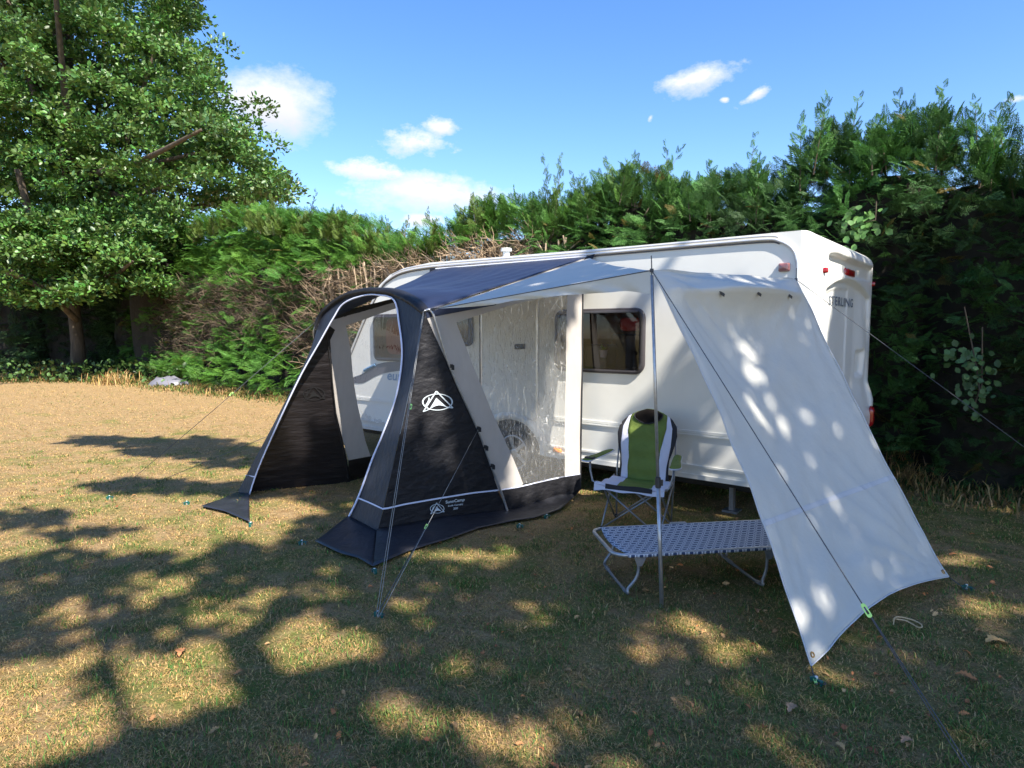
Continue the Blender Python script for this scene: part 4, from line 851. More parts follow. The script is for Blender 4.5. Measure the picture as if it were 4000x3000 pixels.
for i, sc in enumerate(cent):
    lo = (cent[i-1]+sc)/2 if i else sc-1.6; hi = (cent[i+1]+sc)/2 if i < len(cent)-1 else sc+1.6
    base = h0+hd*sc-hn*.9
    tr = thing('conifer_tree', base, hedge_labels[i], 'tree', 'conifers of the tall hedge')
    near = sc < 6; dens = 250 if near else (150 if sc < 12 else 120)
    n = int(dens*(hi-lo+.3)*4.4); s = rng.uniform(lo-.15, hi+.15, n); tops = np.interp(s, TS, TZ_)+.02; z = rng.uniform(.02, 1, n)**.9*tops
    deep = rng.random(n) < .30
    off = hedge_off(s, z)-np.where(deep, rng.uniform(.2, .6, n), rng.uniform(-.05, .18, n))
    m3 = rng.random(n) < .40; z = np.where(m3, tops-rng.uniform(0, 1.3, n)**1.3, z); off = np.where(m3, rng.uniform(-1.3, -.1, n), off)
    br_ = bare(s, z); keep = br_ & (rng.random(n) < np.interp(s, [8, 12, 15], [.05, .35, .75])); off = np.where(keep, off-.25, off)
    k = ~br_ | keep; kept = keep[k]; s, z, off, deep, tops = s[k], z[k], off[k], deep[k], tops[k]; n = len(s)
    Pp = H0+HD*s[:, None]+HN*off[:, None]; Pp[:, 2] = z
    topn = (z > tops-.55)
    D = HN*rng.uniform(.5, 1.1, (n, 1))+np.array([0, 0, 1])*(rng.uniform(-.15, .75, (n, 1))+topn[:, None]*.7)+HD*rng.normal(0, .45, (n, 1))
    U = np.array([0, 0, 1.])+HN*rng.uniform(-.2, .6, (n, 1))+rng.normal(0, .35, (n, 3))
    S = rng.uniform(.20, .38, n)*(.78 if near else .98 if sc < 12 else 1.3)
    fresh = np.clip(sn(s*1.9, z*1.6, 6.)*.5+.5, 0, 1)*rng.uniform(.5, 1.3, n); left = np.clip((s-2)/6, 0, 1); dk = np.clip(.82+s*.05, .7, 1.1)[:, None]  # dk darkens the tint towards the right end for the tree shade there
    tint = np.stack([.55+.75*fresh*(.4+.8*left), .62+.65*fresh+.35*left, .75+.25*fresh-.2*left], 1)*rng.uniform(.75, 1.2, (n, 1))*dk
    brown = rng.random(n) < .025; tint[kept] *= .75; tint[brown] = (1.6, .7, .6)  # sprays left inside the bare zone get a darker tint
    U += rng.normal(0, .3, (n, 3)); FR = frames(Pp, D, U, S*rng.uniform(.6, 1.15, n)); FR[:, :, 0] *= rng.uniform(.6, 1.15, (n, 1)); which = rng.integers(0, 3, n); parts_ = []
    for q in range(3):
        k3 = which == q; parts_.append(merged('foliage', *(VN if sc < 8 else VF)[q], FR[k3], tint[k3], M['conifer'], tr))
    join_meshes(parts_)
    # leaders poking out of the top
    nl = 11 if near else 9; P2 = []; D2 = []; S2_ = []; T2 = []
    lead = MB()
    for q in range(nl):
        s_ = rng.uniform(lo, hi); zt = float(np.interp(s_, TS, TZ_))-.25; hgt = rng.choice([.25, .4, .55, .8], p=[.45, .28, .17, .10])*(1.2 if near else 1); b = H0+HD*s_+HN*rng.uniform(-.6, .15)+np.array([0, 0, zt-.3]); ln = np.array([rng.normal(0, .22), rng.normal(0, .22), 1.])
        lead.tube([Vector(b), Vector(b+ln*hgt*.6), Vector(b+ln*(hgt+.2))], [.010, .006, .002], 4, cap=False)
        for f in np.linspace(.0, 1, 28):
            a = rng.uniform(0, 6.28); P2.append(b+ln*(hgt+.3)*f); D2.append(ln*(.9)+np.array([math.cos(a), math.sin(a), 0])*(.85-.3*f)); S2_.append((.34-.24*f)*rng.uniform(.7, 1.2)); g = rng.uniform(.7, 1.25); T2.append((g*(.7+.5*left.mean()), g, .7*g))
    merged('leader_tips', *SPT, frames(np.array(P2), np.array(D2), rng.normal(0, 1, (len(P2), 3)), np.array(S2_)), np.array(T2), M['conifer'], tr)
    lead.tube([base-Z*.1, base+Z*1.5, base+Z*(float(np.interp(sc, TS, TZ_))-.4)], [.14, .11, .03], 8); lead.build('trunk', M['bark'], tr)
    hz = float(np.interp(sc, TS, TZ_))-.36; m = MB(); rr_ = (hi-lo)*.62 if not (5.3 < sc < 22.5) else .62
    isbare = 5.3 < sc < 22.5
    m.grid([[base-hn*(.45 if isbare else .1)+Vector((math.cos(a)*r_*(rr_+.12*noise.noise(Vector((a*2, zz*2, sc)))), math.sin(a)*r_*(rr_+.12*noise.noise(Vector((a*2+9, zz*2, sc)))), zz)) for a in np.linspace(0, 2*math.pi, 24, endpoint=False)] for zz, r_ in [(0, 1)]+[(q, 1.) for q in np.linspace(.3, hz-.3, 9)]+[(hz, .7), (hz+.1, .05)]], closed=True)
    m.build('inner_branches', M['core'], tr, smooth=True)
    if isbare or 4.5 < sc < 5.3:
        nb = int(170*(hi-lo)*3.2); s = rng.uniform(lo-.1, hi+.1, nb); z = rng.uniform(.2, 3.45, nb); kk = bare(s, z); s, z = s[kk], z[kk]; nb = len(s)
        off = hedge_off(s, z)*.6-rng.uniform(-.05, .75, nb); Pp = H0+HD*s[:, None]+HN*off[:, None]; Pp[:, 2] = z
        D = HN*rng.uniform(.2, 1., (nb, 1))+HD*rng.normal(0, .75, (nb, 1))+np.array([0, 0, 1])*rng.normal(.25, .6, (nb, 1))
        tw = MB()
        tw.tube([(0, 0, 0), (.03, .3, .03), (-.02, .62, .0), (.05, 1, .05)], [.018, .014, .010, .004], 4, cap=False); tw.tube([(.03, .3, .03), (.22, .5, .0), (.30, .74, -.06)], [.011, .008, .003], 3, cap=False)
        tw.tube([(-.02, .55, 0), (-.20, .72, .06), (-.24, .95, .02)], [.010, .006, .002], 3, cap=False); tw.tube([(0, .12, 0), (-.16, .3, .12), (-.3, .36, .2)], [.010, .006, .002], 3, cap=False)
        g = rng.uniform(.25, 1.25, (nb, 1))*np.interp(s, [8, 11, 14], [1.15, .9, .4])[:, None]; merged('bare_branches', [tuple(v) for v in tw.v], tw.f, frames(Pp, D, rng.normal(0, 1, (nb, 3)), rng.uniform(.28, .65, nb)), g*np.array([1, .93, .85]), M['twig'], tr)
        if sc < 12:     # sawn stems standing up along the top of the bare band
            st = MB()
            for q in range(34):
                s_ = rng.uniform(lo, hi); b = h0+hd*s_+hn*rng.uniform(-.5, .1); l_ = Vector((rng.normal(0, .045), rng.normal(0, .045), 1)); z0_ = 2.3; z1_ = 3.05+rng.normal(0, .10); r_ = rng.uniform(.010, .024)
                st.tube([b+l_*z0_, b+l_*(z0_+z1_)/2+Vector((rng.normal(0, .05), 0, 0)), b+l_*z1_], [r_*1.3, r_, r_*.85], 6)
                if q % 2: st.tube([b+l_*2.9, b+l_*2.9+Vector((rng.normal(0, .2), rng.normal(0, .1), .28))], [r_*.8, r_*.5], 5)
            st.build('sawn_stems', mat('sawn_wood', (.42, .32, .22), .85, var=.3, vscale=20), tr)

# bramble trailing down the right of the hedge
def leafy(name, loc, label, pts, sizes, tints, m, cat, stems):
    t = thing(name, loc, label, cat); lv = [(0, 0, 0), (.32, .3, .06), (.36, .65, .02), (0, 1, -.08), (-.36, .65, .02), (-.32, .3, .06)]
    n = len(pts); merged('leaves', lv, [(0, 1, 2, 3), (0, 3, 4, 5)], frames(np.array(pts), rng.normal(0, .6, (n, 3))+np.array(HN)*.4+np.array([0, 0, -.5]), np.array(HN)*1.+rng.normal(0, .35, (n, 3)), np.array(sizes)), np.array(tints), m, t)
    mm = MB()
    for q in stems: mm.tube(q, .006, 4)
    mm.build('stem', M['bark'], t); return t
def hp(px, py, off): return Plane(h0+hn*off, hn).at(px, py)
pts, sz, ti, stems = [], [], [], []
for (a, b, off, n) in (((3760, 1320), (3830, 1560), .75, 70), ((3830, 1400), (3800, 1600), .75, 40)):
    A, B = hp(*a, off), hp(*b, off); stems.append([A+Z*.3, A.lerp(B, .5)+Vector((.05, 0, 0)), B])
    for _ in range(n): p = A.lerp(B, rng.random()); pts.append(tuple(p+Vector(rng.normal(0, .09, 3)))); sz.append(rng.uniform(.05, .085)); ti.append(np.array([.9, 1.0, .9])*rng.uniform(.7, 1.5))
leafy('bramble', (h0+hd*-.6), 'bramble with round leaves hanging down the shaded hedge at the right', pts, sz, ti, M['bramble'], 'plant', stems)
pts, sz, ti = [], [], []; A, B = hp(3300, 880, .6), hp(3420, 860, .6)
for _ in range(60): p = A.lerp(B, rng.random()); pts.append(tuple(p+Vector(rng.normal(0, .1, 3)))); sz.append(rng.uniform(.06, .10)); ti.append(np.array([1.3, 1.5, 1.])*rng.uniform(.7, 1.5))
leafy('bramble', (h0+hd*1.0), 'pale leaved bramble shoot above the caravan rear roof edge', pts, sz, ti, M['bramble'], 'plant', [[A, B, B+Z*.2]])

# ------------------------------------------------------------------ oak
OC = np.array([-17.5, 25., 0.])
ok = thing('oak_tree', (-16.3, 24.5, 0), 'tall leafy oak towering over the left of the hedge', 'tree')
RZ = [2.3, 4, 6, 7.5, 9.5, 12, 14.5, 17]; RR_ = [6.0, 8.4, 9.0, 9.1, 8.2, 6.9, 6.2, 2]
cl = []
def inpoly(x, y, poly):
    c = False; n = len(poly)
    for i in range(n):
        (x1, y1), (x2, y2) = poly[i], poly[(i+1) % n]
        if (y1 > y) != (y2 > y) and x < (x2-x1)*(y-y1)/(y2-y1)+x1: c = not c
    return c
crown_out = [(-260, -420), (500, -420), (720, -120), (770, 130), (830, 250), (815, 400), (920, 480), (990, 570), (1040, 600), (1090, 720), (1100, 800), (1040, 830), (880, 820), (760, 860), (640, 960), (560, 1080), (300, 1110), (60, 1060), (-260, 1120)]
while len(cl) < 1250:
    a, b = rng.uniform(-260, 1110), rng.uniform(-420, 1120)
    if not inpoly(a, b, crown_out) or (400 < a < 600 and b < 110 and rng.random() < .85): continue
    if sn(a*.012, b*.012, 3.) < -.62: continue
    d_ = 25+rng.normal(0, 2.4); q = ray(a, b); cl.append((np.array(CAM+q*(d_/q.y)), rng.uniform(.35, .85)))
for px_, py_, d_ in ((330, 20, 23), (345, 60, 23), (740, 30, 24), (760, 90, 24), (860, 200, 24), (1010, 440, 24), (1050, 580, 24), (640, 90, 24), (120, 160, 23), (1110, 740, 24), (960, 500, 24), (280, 960, 20), (140, 1000, 20), (560, 960, 21), (60, 1010, 20), (330, 1120, 20.5), (420, 1080, 20.5), (700, 850, 22), (580, 900, 21)):
    q = ray(px_, py_); q = CAM+q*(d_/q.y); cl.append((np.array(q), rng.uniform(.5, .8)))
for _ in range(85):
    px_ = rng.uniform(-20, 640); py_ = rng.uniform(860, 1215-.08*px_); q = ray(px_, py_); q = CAM+q*(rng.uniform(20, 22)/q.y); cl.append((np.array(q), rng.uniform(.45, .75)))
P_, D_, T_, S_, U_ = [], [], [], [], []
for c, r_ in cl:
    n = int(260*r_**1.6)+45; d = rng.normal(0, 1, (n, 3)); d /= np.linalg.norm(d, axis=1, keepdims=True); d[:, 2] = np.abs(d[:, 2])*.75-.15*(rng.random(n) < .4)
    P_.append(c+d*r_*rng.uniform(.55, 1.08, (n, 1))*np.array([1.05, 1.05, 1.])); D_.append(d+rng.normal(0, .6, (n, 3))); U_.append(np.array([0, 0, 1])+d*.8+rng.normal(0, .5, (n, 3))); S_.append(rng.uniform(.08, .20, n))
    b = rng.uniform(.9, 1.9); T_.append(np.stack([b*rng.uniform(.75, 1.3, n), b*rng.uniform(.85, 1.2, n), b*rng.uniform(.6, 1.3, n)], 1))
lv = [(0, 0, 0), (.30, .35, .07), (.25, .8, .03), (0, 1, -.05), (-.25, .8, .03), (-.30, .35, .07)]; lf = [(0, 1, 2, 3), (0, 3, 4, 5)]
merged('crown', lv, lf, frames(np.concatenate(P_), np.concatenate(D_), np.concatenate(U_), np.concatenate(S_)), np.concatenate(T_), M['oak'], ok)
m = MB(); tb = Vector((-16.3, 24.0, 0)); m.tube([tb-Z*.2, tb+Vector((.05, 0, 1.2)), tb+Vector((-.1, .1, 2.6)), tb+Vector((.1, .3, 4.5)), tb+Vector((-.3, .6, 8)), tb+Vector((-.6, .6, 13))], [.32, .23, .21, .2, .15, .06], 14); m.build('trunk', M['bark'], ok, smooth=True)
for k in range(34):
    c, r_ = cl[int(rng.integers(0, len(cl)))]; f = rng.uniform(.15, .75); a = tb+Vector((0, .4, 2.2+f*8)); e = Vector(c); mid = a.lerp(e, .5)+Vector((0, 0, -.4+rng.normal(0, .4)))
    m = MB(); m.tube(catm([a, mid, e], 4), [.15*(1-i/9)+.02 for i in range(9)], 7); m.build('limb', M['bark'], ok, smooth=True)
for pxs in ([(300, 1250, 22.5), (170, 1130, 21), (30, 1060, 20)], [(300, 1000, 23), (140, 880, 22), (70, 660, 21.5)]):
    m = MB(); m.tube(catm([CAM+ray(a, b)*(d/ray(a, b).y) for a, b, d in pxs], 5), .11, 7); m.build('limb', M['bark'], ok, smooth=True)
# shrubs behind and left of the trunk, tint darkened for the oak's shade
def shrub(x, y, w_, h_, label, tintc, n):
    t = thing('shrub', (x, y, 0), label, 'shrub', 'dark shrubs along the back of the field'); a = rng.uniform(0, 2*math.pi, n); e = rng.uniform(0, 1, n); r_ = (1-(e-.15).clip(0)**3)*w_*(1+.2*np.sin(a*5)+.15*np.sin(e*9+a*3)); r_ = r_*rng.uniform(.75, 1.05, n)
    Pp = np.stack([x+np.cos(a)*r_, y+np.sin(a)*r_*.6, e*h_], 1); D = np.stack([np.cos(a), np.sin(a), rng.uniform(-.2, .9, n)], 1)+rng.normal(0, .5, (n, 3))
    merged('foliage', *SPF, frames(Pp, D, rng.normal(0, .5, (n, 3))+np.array([0, 0, 1]), rng.uniform(.4, .8, n)), np.array(tintc)*rng.uniform(.6, 1.3, (n, 1)), M['conifer'], t)
    m = MB(); m.grid([[Vector((x+math.cos(q)*w_*.82*k, y+math.sin(q)*w_*.5*k, zz)) for q in np.linspace(0, 2*math.pi, 20, endpoint=False)] for zz, k in ((0, .9), (h_*.3, 1), (h_*.7, .9), (h_*.9, .5), (h_*.95, .02))], closed=True); m.build('inner_branches', M['core'], t, smooth=True)
for x, y, w_, h_, lb in ((-14.2, 25.6, 1.9, 5.0, 'dark shrub right behind the oak trunk'), (-17.6, 27, 2.3, 5.2, 'dark shrub just left of the oak trunk'), (-21, 27, 2.4, 5.0, 'dark shrub near the left edge of the field'), (-24.5, 27, 2.5, 5.2, 'dark shrub at the very left edge, under the oak')): shrub(x, y, w_, h_, lb, (.45, .55, .6), 1100)

# ------------------------------------------------------------------ field bank: dry tufts and undergrowth along the hedge foot
def blades(n, P, h, lean, w_, tint, name, m, kind=None, parent=None):
    a = rng.uniform(0, 2*math.pi, n); ln = rng.uniform(.1, 1., n)*lean; dx = np.cos(a)*ln*h; dy = np.sin(a)*ln*h; px_, py_ = -np.sin(a)*w_, np.cos(a)*w_
    V = np.empty((n, 5, 3)); zz = np.zeros(n)
    V[:, 0] = P+np.stack([px_, py_, zz], 1); V[:, 1] = P-np.stack([px_, py_, zz], 1)
    V[:, 2] = P+np.stack([dx*.4-px_*.8, dy*.4-py_*.8, h*.6], 1); V[:, 3] = P+np.stack([dx*.4+px_*.8, dy*.4+py_*.8, h*.6], 1); V[:, 4] = P+np.stack([dx, dy, h*(1-.35*ln)], 1)
    o0 = np.array(org(parent)) if parent else np.zeros(3)
    me = bpy.data.meshes.new(name); me.vertices.add(n*5); me.vertices.foreach_set('co', (V-o0).astype(np.float32).ravel())
    idx = (np.array([0, 1, 2, 3, 3, 2, 4])[None]+(np.arange(n)*5)[:, None]).ravel(); tots = np.tile([4, 3], n); st = np.concatenate([[0], np.cumsum(tots)[:-1]])
    me.loops.add(len(idx)); me.loops.foreach_set('vertex_index', idx.astype(np.int32)); me.polygons.add(2*n); me.polygons.foreach_set('loop_start', st.astype(np.int32)); me.polygons.foreach_set('loop_total', tots.astype(np.int32)); me.update(calc_edges=True)
    c = np.ones((n, 5, 4), np.float32); c[:, :, :3] = tint[:, None]; ca = me.color_attributes.new('tint', 'FLOAT_COLOR', 'POINT'); ca.data.foreach_set('color', c.ravel())
    me.materials.append(m); o = bpy.data.objects.new(name, me); COL.objects.link(o)
    if parent: o.parent = parent
    if kind: o['kind'] = kind
    return o
def tints(n, g):     # g: share of green blades per blade
    green = rng.random(n) < g; b = rng.uniform(.45, 1.35, (n, 1))
    st = np.stack([np.full(n, .52), rng.uniform(.31, .38, n), rng.uniform(.11, .17, n)], 1); gn = np.stack([rng.uniform(.07, .16, n), rng.uniform(.14, .21, n), np.full(n, .04)], 1)
    return np.where(green[:, None], gn, st)*b
n = 26000; s = rng.uniform(-3, 27, n); o_ = rng.normal(.25, .35, n)+np.interp(s, [5, 13, 16, 27], [0, .3, 1.2, 2.0])*rng.random(n); P = H0+HD*s[:, None]+HN*o_[:, None]; P[:, 2] = 0
blades(n, P, rng.uniform(.01, .13, n)*np.where(rng.random(n) < .06, 2.2, 1), 1.4, .006+.00025*P[:, 1], tints(n, .5)*.75, 'hedge_foot_grass', M['straw'], 'stuff')
n = 7000; P = np.stack([rng.uniform(-28, -9.5, n), rng.normal(21.6, .55, n)+rng.random(n)*.8, np.zeros(n)], 1); blades(n, P, rng.uniform(.03, .17, n), 1.6, .012, tints(n, .65)*.6, 'undergrowth', M['straw'], 'stuff')
n = 2600; P = np.stack([rng.uniform(-27, -8.5, n), rng.normal(22.0, .6, n), rng.uniform(0, .75, n)**1.4], 1); P[:, 1] += np.interp(P[:, 0], [-27, -13, -8.5], [0, 0, -2.2])
merged('bank_plants', lv, lf, frames(P, rng.normal(0, .7, (n, 3))+np.array([0, -.3, .5]), rng.normal(0, .5, (n, 3))+np.array([0, 0, 1]), rng.uniform(.08, .2, n)), rng.uniform(.5, 1.4, (n, 1))*np.ones((1, 3)), M['oak'], None, 'stuff')
def tuft(px, py, hh, n, lb, g=.1, r_=.25):
    p = G(px, py); t = thing('grass_tuft', p, lb, 'grass tuft', 'tall grass tufts by the hedge'); P = np.array(p)+rng.normal(0, r_, (n, 3)); P[:, 2] = 0
    blades(n, P, rng.uniform(.4, 1., n)*hh, 1.5, .002+.0003*p.y, tints(n, g), 'blades', M['straw'], None, t)
tuft(450, 1500, .62, 220, 'large straw coloured grass tuft left of the grey plastic sheet', .06, .35); tuft(200, 1480, .9, 160, 'thin tall grass tuft near the oak trunk', .4, .3); tuft(3500, 1850, .75, 90, 'dry grass tuft at the hedge foot behind the tarp\'s right edge', .2, .12); tuft(3560, 1880, .35, 160, 'short straw tuft at the hedge foot, right of the tarp', .05, .2)
p = G(660, 1507); sh = MB()
sh.grid([[p+Vector((math.cos(a)*.62*k*(1+.2*noise.noise(Vector((a*2, k, 0)))), math.sin(a)*.35*k, hh*(1+.5*noise.noise(Vector((a*2, k*3, 4)))))) for a in np.linspace(0, 2*math.pi, 30, endpoint=False)] for k, hh in ((1, 0), (.95, .08), (.8, .16), (.55, .22), (.25, .25), (.02, .26))], closed=True)
o = sh.build('plastic_sheet', M['sheet'], None, smooth=True); setp(o, 'crumpled grey white plastic sheet lying at the hedge foot on the left', 'plastic sheet')

# ------------------------------------------------------------------ turf blades in front of the camera
def turf(n, y0, y1, hmin, hmax, wd, name):
    u = rng.random(n); y = y0*(y1/y0)**u; x = rng.uniform(-.86, .86, n)*y*1.02; gmask = sn(x*1.1, y*1.3, 9.)*.5+.5+.25*sn(x*4, y*4, 3)
    clump = sn(x*9, y*9, 5.)+.6*sn(x*21, y*23, 2.)
    k = rng.random(n) < np.clip(.55+.45*clump, .12, 1); x, y, gmask, clump = x[k], y[k], gmask[k], clump[k]; n = len(x)
    g = np.clip(gmask*.55+.03+np.clip(x*.06, -.14, .2), .05, .85); P = np.stack([x, y, np.zeros(n)], 1)
    h = rng.uniform(hmin, hmax, n)*np.where(rng.random(n) < .03, 1.8, 1)*(1+.25*np.clip(clump, -1, 1))
    blades(n, P, h, 3.4, wd*(.6+y*.25)*rng.uniform(.7, 1.3, n), tints(n, g), name, M['straw'], 'stuff')
turf(430000, 2.1, 9.5, .005, .018, .0012, 'short_grass'); turf(110000, 9.5, 20, .01, .03, .0010, 'far_grass')
n = 30000; c_ = rng.integers(0, 900, n); cy0 = 2.2*(9/2.2)**rng.random(900); cx0 = rng.uniform(-.8, .8, 900)*cy0; P = np.stack([cx0[c_]+rng.normal(0, .045, n), cy0[c_]+rng.normal(0, .045, n), np.zeros(n)], 1)
blades(n, P, rng.uniform(.015, .045, n), 1.5, .0014+.0002*P[:, 1], tints(n, .88)*1.15, 'green_grass', M['straw'], 'stuff')
# ------------------------------------------------------------------ fallen leaves
def leafshape(k=5):
    pts = []; 
    for i in range(2*k+1):
        f = i/(2*k); w_ = .28*math.sin(math.pi*(f*.92+.04))**.8*(1.25 if i % 2 else .62)*(.6+.6*f); pts.append((w_, f, .10*math.sin(f*5)))
    V = [(0, 0, 0)]+[(a, b, .12*a+c) for a, b, c in pts]+[(-a, b, -.25*a*0+.16*a+c) for a, b, c in pts[::-1]]; mid = len(pts); ctr = [(0, b, c-.05) for a, b, c in pts]
    V = ctr+[(a, b, c+.35*a) for a, b, c in pts]+[(-a, b, c+.15*a) for a, b, c in pts]; F = []
    n = len(pts)
    for i in range(n-1): F += [(i, i+n, i+n+1, i+1), (i+1, i+2*n+1, i+2*n, i)]
    return V, F
LV, LF = leafshape()
n = 620; u = rng.random(n); y = 2.2*(9/2.2)**u; x = rng.uniform(-.8, .8, n)*y; kk = rng.random(n) < np.clip(.5+.3*x, .22, 1); x, y = x[kk], y[kk]; n = len(x); a = rng.uniform(0, 6.28, n)
P = np.stack([x, y, rng.uniform(.006, .022, n)], 1); D = np.stack([np.cos(a), np.sin(a), rng.normal(0, .25, n)], 1); tn = np.array([[1, 1, 1], [1.3, 1.5, 1.6], [.8, .55, .5], [1.3, .95, .8]])[rng.integers(0, 4, n)]*rng.uniform(.6, 1.3, (n, 1))
merged('leaf_litter', LV, LF, frames(P, D, np.array([0, 0, 1.])+rng.normal(0, .35, (n, 3)), rng.uniform(.018, .05, n)), tn*1.35, M['litter'], None, 'stuff')
def one_leaf(px, py, s_, a, col, lb):
    p = G(px, py, .015); me_ = MB(); me_.add([p+Vector((math.cos(a), math.sin(a), .05))*(v[1]*s_)+Vector((-math.sin(a), math.cos(a), 0))*(v[0]*s_)+Z*(v[2]*s_+.01) for v in LV], LF); o = me_.build('fallen_leaf', mat('leaf_brown', col, .75), None, smooth=True); setp(o, lb, 'fallen leaf', 'larger fallen leaves')
one_leaf(3850, 2515, .13, .2, (.55, .33, .12), 'large yellow brown leaf lying right of the tarp, the biggest on the grass'); one_leaf(3730, 2640, .09, -.5, (.40, .16, .05), 'orange brown leaf in the grass below the large yellow leaf')
one_leaf(3080, 2790, .09, .9, (.50, .28, .15), 'pale brown lobed leaf in the foreground below the tarp\'s lowest corner'); one_leaf(3520, 2910, .07, .5, (.5, .26, .13), 'tan leaf beside the front guy line at the bottom right')
one_leaf(2960, 2400, .07, 1.3, (.45, .22, .1), 'brown leaf left of the tarp, standing half upright'); one_leaf(700, 2570, .10, 1.9, (.45, .2, .08), 'reddish leaf on sunlit straw grass at the lower left')
m = MB(); q = catm([G(3490, 2440, .01), G(3500, 2410, .05), G(3560, 2420, .03), G(3600, 2440, .02), G(3590, 2452, .015), G(3540, 2425, .03), G(3500, 2418, .04)], 5); m.tube(q, .004, 5); o = m.build('dry_stalk', mat('dry_stalk', (.5, .36, .2), .8), None); setp(o, 'curled pale dry stalk on the grass under the tarp\'s lower hem', 'stalk')

# ------------------------------------------------------------------ trees behind the photographer; their crowns throw the dappled shade
def gproj(p): return (p.x-SUN.x/SUN.z*p.z, p.y-SUN.y/SUN.z*p.z)
def poly_in(poly, X, Y):
    ins = np.zeros(len(X), bool); n = len(poly)
    for i in range(n):
        x1, y1 = poly[i]; x2, y2 = poly[(i+1) % n]; c = ((y1 > Y) != (y2 > Y)) & (X < (x2-x1)*(Y-y1)/(y2-y1+1e-12)+x1); ins ^= c
    return ins
def to_px(X, Y):
    dz = -CAMH; f = Y*math.cos(PITCH)-dz*math.sin(PITCH); up = Y*math.sin(PITCH)+dz*math.cos(PITCH)
    return (2000+2500*X/f)/S2, (1500-2500*up/f)/S2
shade_px = [[(-600, 1215), (0, 1220), (156, 1193), (234, 1201), (450, 1197), (510, 1166), (585, 1160), (660, 1130), (760, 1075), (1260, 1075), (1700, 1125), (2000, 1130), (2212, 1110), (2600, 1100), (3000, 2400), (300, 2400), (265, 1660), (300, 1595), (380, 1580), (440, 1572), (510, 1550), (530, 1530), (560, 1505), (600, 1490), (740, 1468), (850, 1455), (868, 1420), (840, 1375), (800, 1350), (740, 1340), (650, 1312), (600, 1318), (520, 1345), (470, 1355), (425, 1385), (390, 1396), (240, 1404), (150, 1425), (0, 1440), (-600, 1450)]]
shade_ell = [(310, 955, 190, 11), (430, 975, 170, 13), (520, 1000, 90, 10), (330, 1052, 150, 15), (560, 1060, 130, 18), (50, 1120, 90, 16), (180, 1150, 110, 10), (210, 1486, 62, 13), (487, 1466, 30, 6), (2100, 1050, 200, 14), (700, 1060, 60, 30)]
lit_ell = [(156, 1326, 78, 24), (20, 1375, 45, 14), (340, 1260, 62, 17), (331, 1310, 40, 17), (441, 1330, 46, 19), (570, 1283, 40, 14), (655, 1280, 48, 15), (554, 1330, 42, 20), (560, 1165, 60, 12), (430, 1634, 32, 18), (960, 1565, 70, 48), (1190, 1500, 55, 18), (1470, 1360, 60, 15), (1060, 1200, 75, 12), (940, 1195, 70, 10), (1380, 1400, 40, 12), (1720, 1610, 75, 22), (1540, 1595, 45, 15),
           (2060, 1085, 110, 22), (2160, 1078, 60, 18), (1240, 1060, 70, 12), (1310, 1560, 26, 10), (2080, 1200, 60, 16), (2140, 1330, 40, 14), (1900, 1400, 35, 10), (960, 1440, 50, 14), (1120, 1340, 40, 10), (1630, 1500, 35, 10), (730, 1560, 40, 10), (640, 1600, 30, 10), (1100, 1600, 40, 14), (1450, 1540, 36, 10)]
def tarp_at(px, py):
    q = Plane(BL, out_n).at(px, py); return gproj(q)
lit_g = []
for a, b, r_ in (((2920, 1290), (2950, 1400), .11), ((3000, 1466), (3143, 1650), .10), ((2980, 1560), (2995, 1640), .11), ((3124, 2010), (3140, 2070), .10), ((3290, 1930), (3330, 1960), .07), ((2998, 2139), (3111, 2390), .06), ((3217, 2331), (3277, 2483), .08), ((3380, 2170), (3462, 2331), .10), ((3490, 2250), (3520, 2300), .08), ((2720, 1250), (2750, 1330), .04), ((3170, 1220), (3200, 1290), .07), ((2700, 1390), (2720, 1440), .04), ((2770, 1230), (2790, 1270), .04), ((2860, 1210), (2900, 1290), .04), ((3250, 1480), (3290, 1560), .05), ((3240, 2260), (3260, 2330), .05), ((2930, 1880), (2960, 1990), .03)):
    lit_g.append((tarp_at(*a), tarp_at(*b), r_))
dark_g = []
wing_poly = [gproj(p) for p in (tip, PT, RT)]; lit_g.append((gproj(PT.lerp(QT, .12)+out_n*.1), gproj(PT.lerp(QT, .85)+out_n*.1), .085)); lit_g.append((gproj(tip.lerp(PT, .35).lerp(RT, .3)), gproj(tip.lerp(PT, .5).lerp(RT, .25)), .05))
for a, b, r_ in (((2671, 1395), (2563, 1600), .07), ((2790, 1380), (2660, 1700), .08), ((2330, 1150), (2480, 1380), .0), ((2500, 1640), (2400, 1780), .05), ((2450, 1200), (2440, 1280), .04)):
    if r_: dark_g.append((gproj(SIDE.at(*a)), gproj(SIDE.at(*b)), r_))
tree_path = [(590, 1540), (577, 1497), (546, 1435), (523, 1392), (554, 1365), (585, 1341), (604, 1298), (650, 1290)]
def capd(X, Y, a, b):
    a, b = np.array(a), np.array(b); d = b-a; t = np.clip(((X-a[0])*d[0]+(Y-a[1])*d[1])/(d@d+1e-9), 0, 1); return np.hypot(X-a[0]-t*d[0], Y-a[1]-t*d[1])
tarp_poly = [gproj(p) for p in (BL, BR, QT, PT)]
cgx, cgy = sum(p[0] for p in tarp_poly)/4, sum(p[1] for p in tarp_poly)/4
tarp_poly = [(cgx+(x-cgx)*1.0, cgy+(y-cgy)*1.0) for x, y in tarp_poly]
hedge_dark = [(3.4, 7.6), (5.2, 4.6), (14, 3), (14, 12), (9, 12), (3.9, 10.0), (3.2, 9.0)]
rear_shade = [(2.2, 5.0), (4.8, 4.6), (3.6, 8.0), (2.8, 9.0), (1.9, 8.0)]
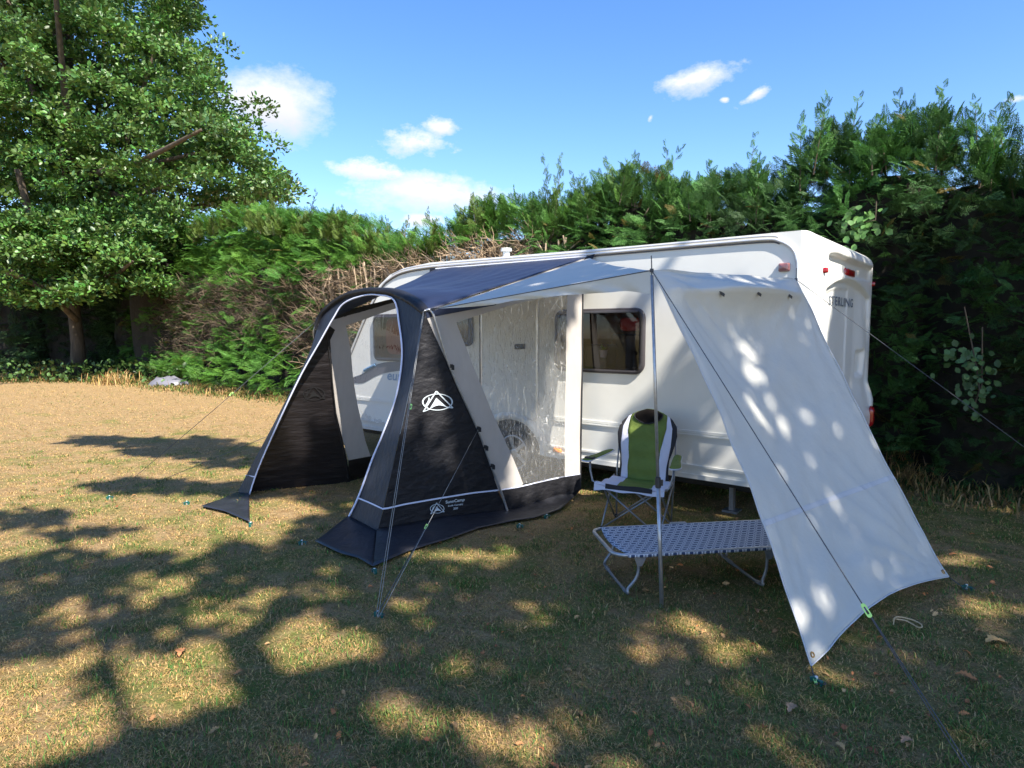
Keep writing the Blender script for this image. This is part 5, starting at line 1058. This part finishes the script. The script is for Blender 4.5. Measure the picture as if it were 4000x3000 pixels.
def shade(X, Y):
    px_, py_ = to_px(X, Y); nn = 18*sn(X*1.9, Y*1.9, 4.)+10*sn(X*5.1, Y*4.7, 1.)+11*sn(X*13, Y*12, 2.)
    S = np.zeros(len(X), bool)
    for p in shade_px: S |= poly_in(p, px_+nn*.7, py_+nn*.35)
    S &= py_ > 1040
    behind = Y > 6.9; S &= ~((py_ < 1100) & (px_ > 700))
    def ell(cx, cy, rx, ry): return ((px_-cx+nn*.6)/max(rx, .1))**2+((py_-cy+nn*.25)/max(ry, .1))**2 < 1
    for e in shade_ell: S |= ell(*e)
    # nearer than the ground in front of the frame: keep it closed over the right half
    for e in lit_ell:
        if e[2]: S &= ~ell(e[0], e[1], e[2]*1.2+8, e[3]*1.25+5)
    S &= ~((sn(X*2.3+4, Y*1.9, 7.) > .60) & (px_ > 900) & (py_ > 1120)); S &= ~((sn(X*6.3+2, Y*5.9, 6.) > .52) & (px_ < 1000) & (py_ > 1150)); S &= ~(sn(X*4.7+1, Y*4.1, 5.) > .60)
    S |= poly_in(tarp_poly, X, Y) | poly_in(wing_poly, X, Y)
    hole = np.zeros(len(X), bool)
    for a, b, r_ in lit_g: hole |= capd(X, Y, a, b) < 1.4*r_*(1+.25*sn(X*9, Y*9, 1.))
    S &= ~(hole & (rng.random(len(X)) < .66))
    for a, b, r_ in dark_g: S |= capd(X, Y, a, b) < r_
    S |= poly_in(rear_shade, X, Y) & (sn(X*4.2, Y*3.1, 2.) < .60) & ~hole & ~poly_in(tarp_poly, X, Y)
    S |= poly_in(hedge_dark, X, Y) & (sn(X*3.2, Y*3.1, 8.) < .55)
    return S
n = 240000; gx = rng.uniform(-16, 11, n); gy = rng.uniform(.6, 17, n); k = shade(gx, gy); gx, gy = gx[k], gy[k]; n = len(gx)
base_h = 8.4+1.0*sn(gx*.6, gy*.6, 3.)+rng.uniform(0, 2.0, n); P = np.stack([gx+SUN.x/SUN.z*base_h, gy+SUN.y/SUN.z*base_h, base_h], 1)
tgt = [(5.5, -8.5), (-3.0, -7.5)]
trees = [thing('broad_tree', (5.5, -8.5, 0), 'broad leafy tree behind the photographer on the right, shading the pitch', 'tree', 'trees shading the pitch'), thing('broad_tree', (-4.0, -8.5, 0), 'broad leafy tree behind the photographer on the left, shading the grass', 'tree', 'trees shading the pitch')]
for ti_, (t, m_) in enumerate(zip(trees, (P[:, 0] > .5, P[:, 0] <= .5))):
    q = P[m_]; n = len(q); merged('crown', lv, lf, frames(q, rng.normal(0, 1, (n, 3)), rng.normal(0, .5, (n, 3))+np.array(SUN), rng.uniform(.12, .22, n)), rng.uniform(.7, 1.3, (n, 1))*np.ones((1, 3)), M['shadeleaf'], t)
    b = t.location; m = MB(); m.tube([b-Z*.2, b+Z*3, b+Vector((.2, .8, 6)), b+Vector((.2, 1.5, 8.2))], [.4, .32, .22, .12], 12); m.build('trunk', M['bark'], t, smooth=True)
    qn = q[np.hypot(q[:, 0]-b.x, q[:, 1]-b.y) < 8]; n = len(qn)
    for kq in range(16):
        e = Vector(qn[int(rng.integers(0, n))]); a = b+Vector((.2, 1.0, rng.uniform(4, 8))); m = MB(); m.tube(catm([a, a.lerp(e, .5)+Vector((0, 0, .5)), e], 4), [.07*(1-i/9)+.012 for i in range(9)], 6); m.build('limb', M['bark'], t, smooth=True)
pth = [G(x*S2, y*S2) for x, y in tree_path]; m = MB(); pl3 = [p+SUN*(9.0/SUN.z) for p in pth]
m.tube(catm([trees[1].location+Vector((.2, 1.2, 7))]+pl3, 4), [.12*(1-i/40)+.04 for i in range(4*len(pl3)+1)], 8); m.build('limb', M['bark'], trees[1], smooth=True)
for a, b in (((523, 1392), (429, 1365)), ((429, 1365), (370, 1388)), ((600, 1305), (700, 1300))):
    A, B = G(a[0]*S2, a[1]*S2)+SUN*(9.0/SUN.z), G(b[0]*S2, b[1]*S2)+SUN*(9.2/SUN.z); m = MB(); m.tube([A, B], [.07, .03], 6); m.build('limb', M['bark'], trees[1], smooth=True)
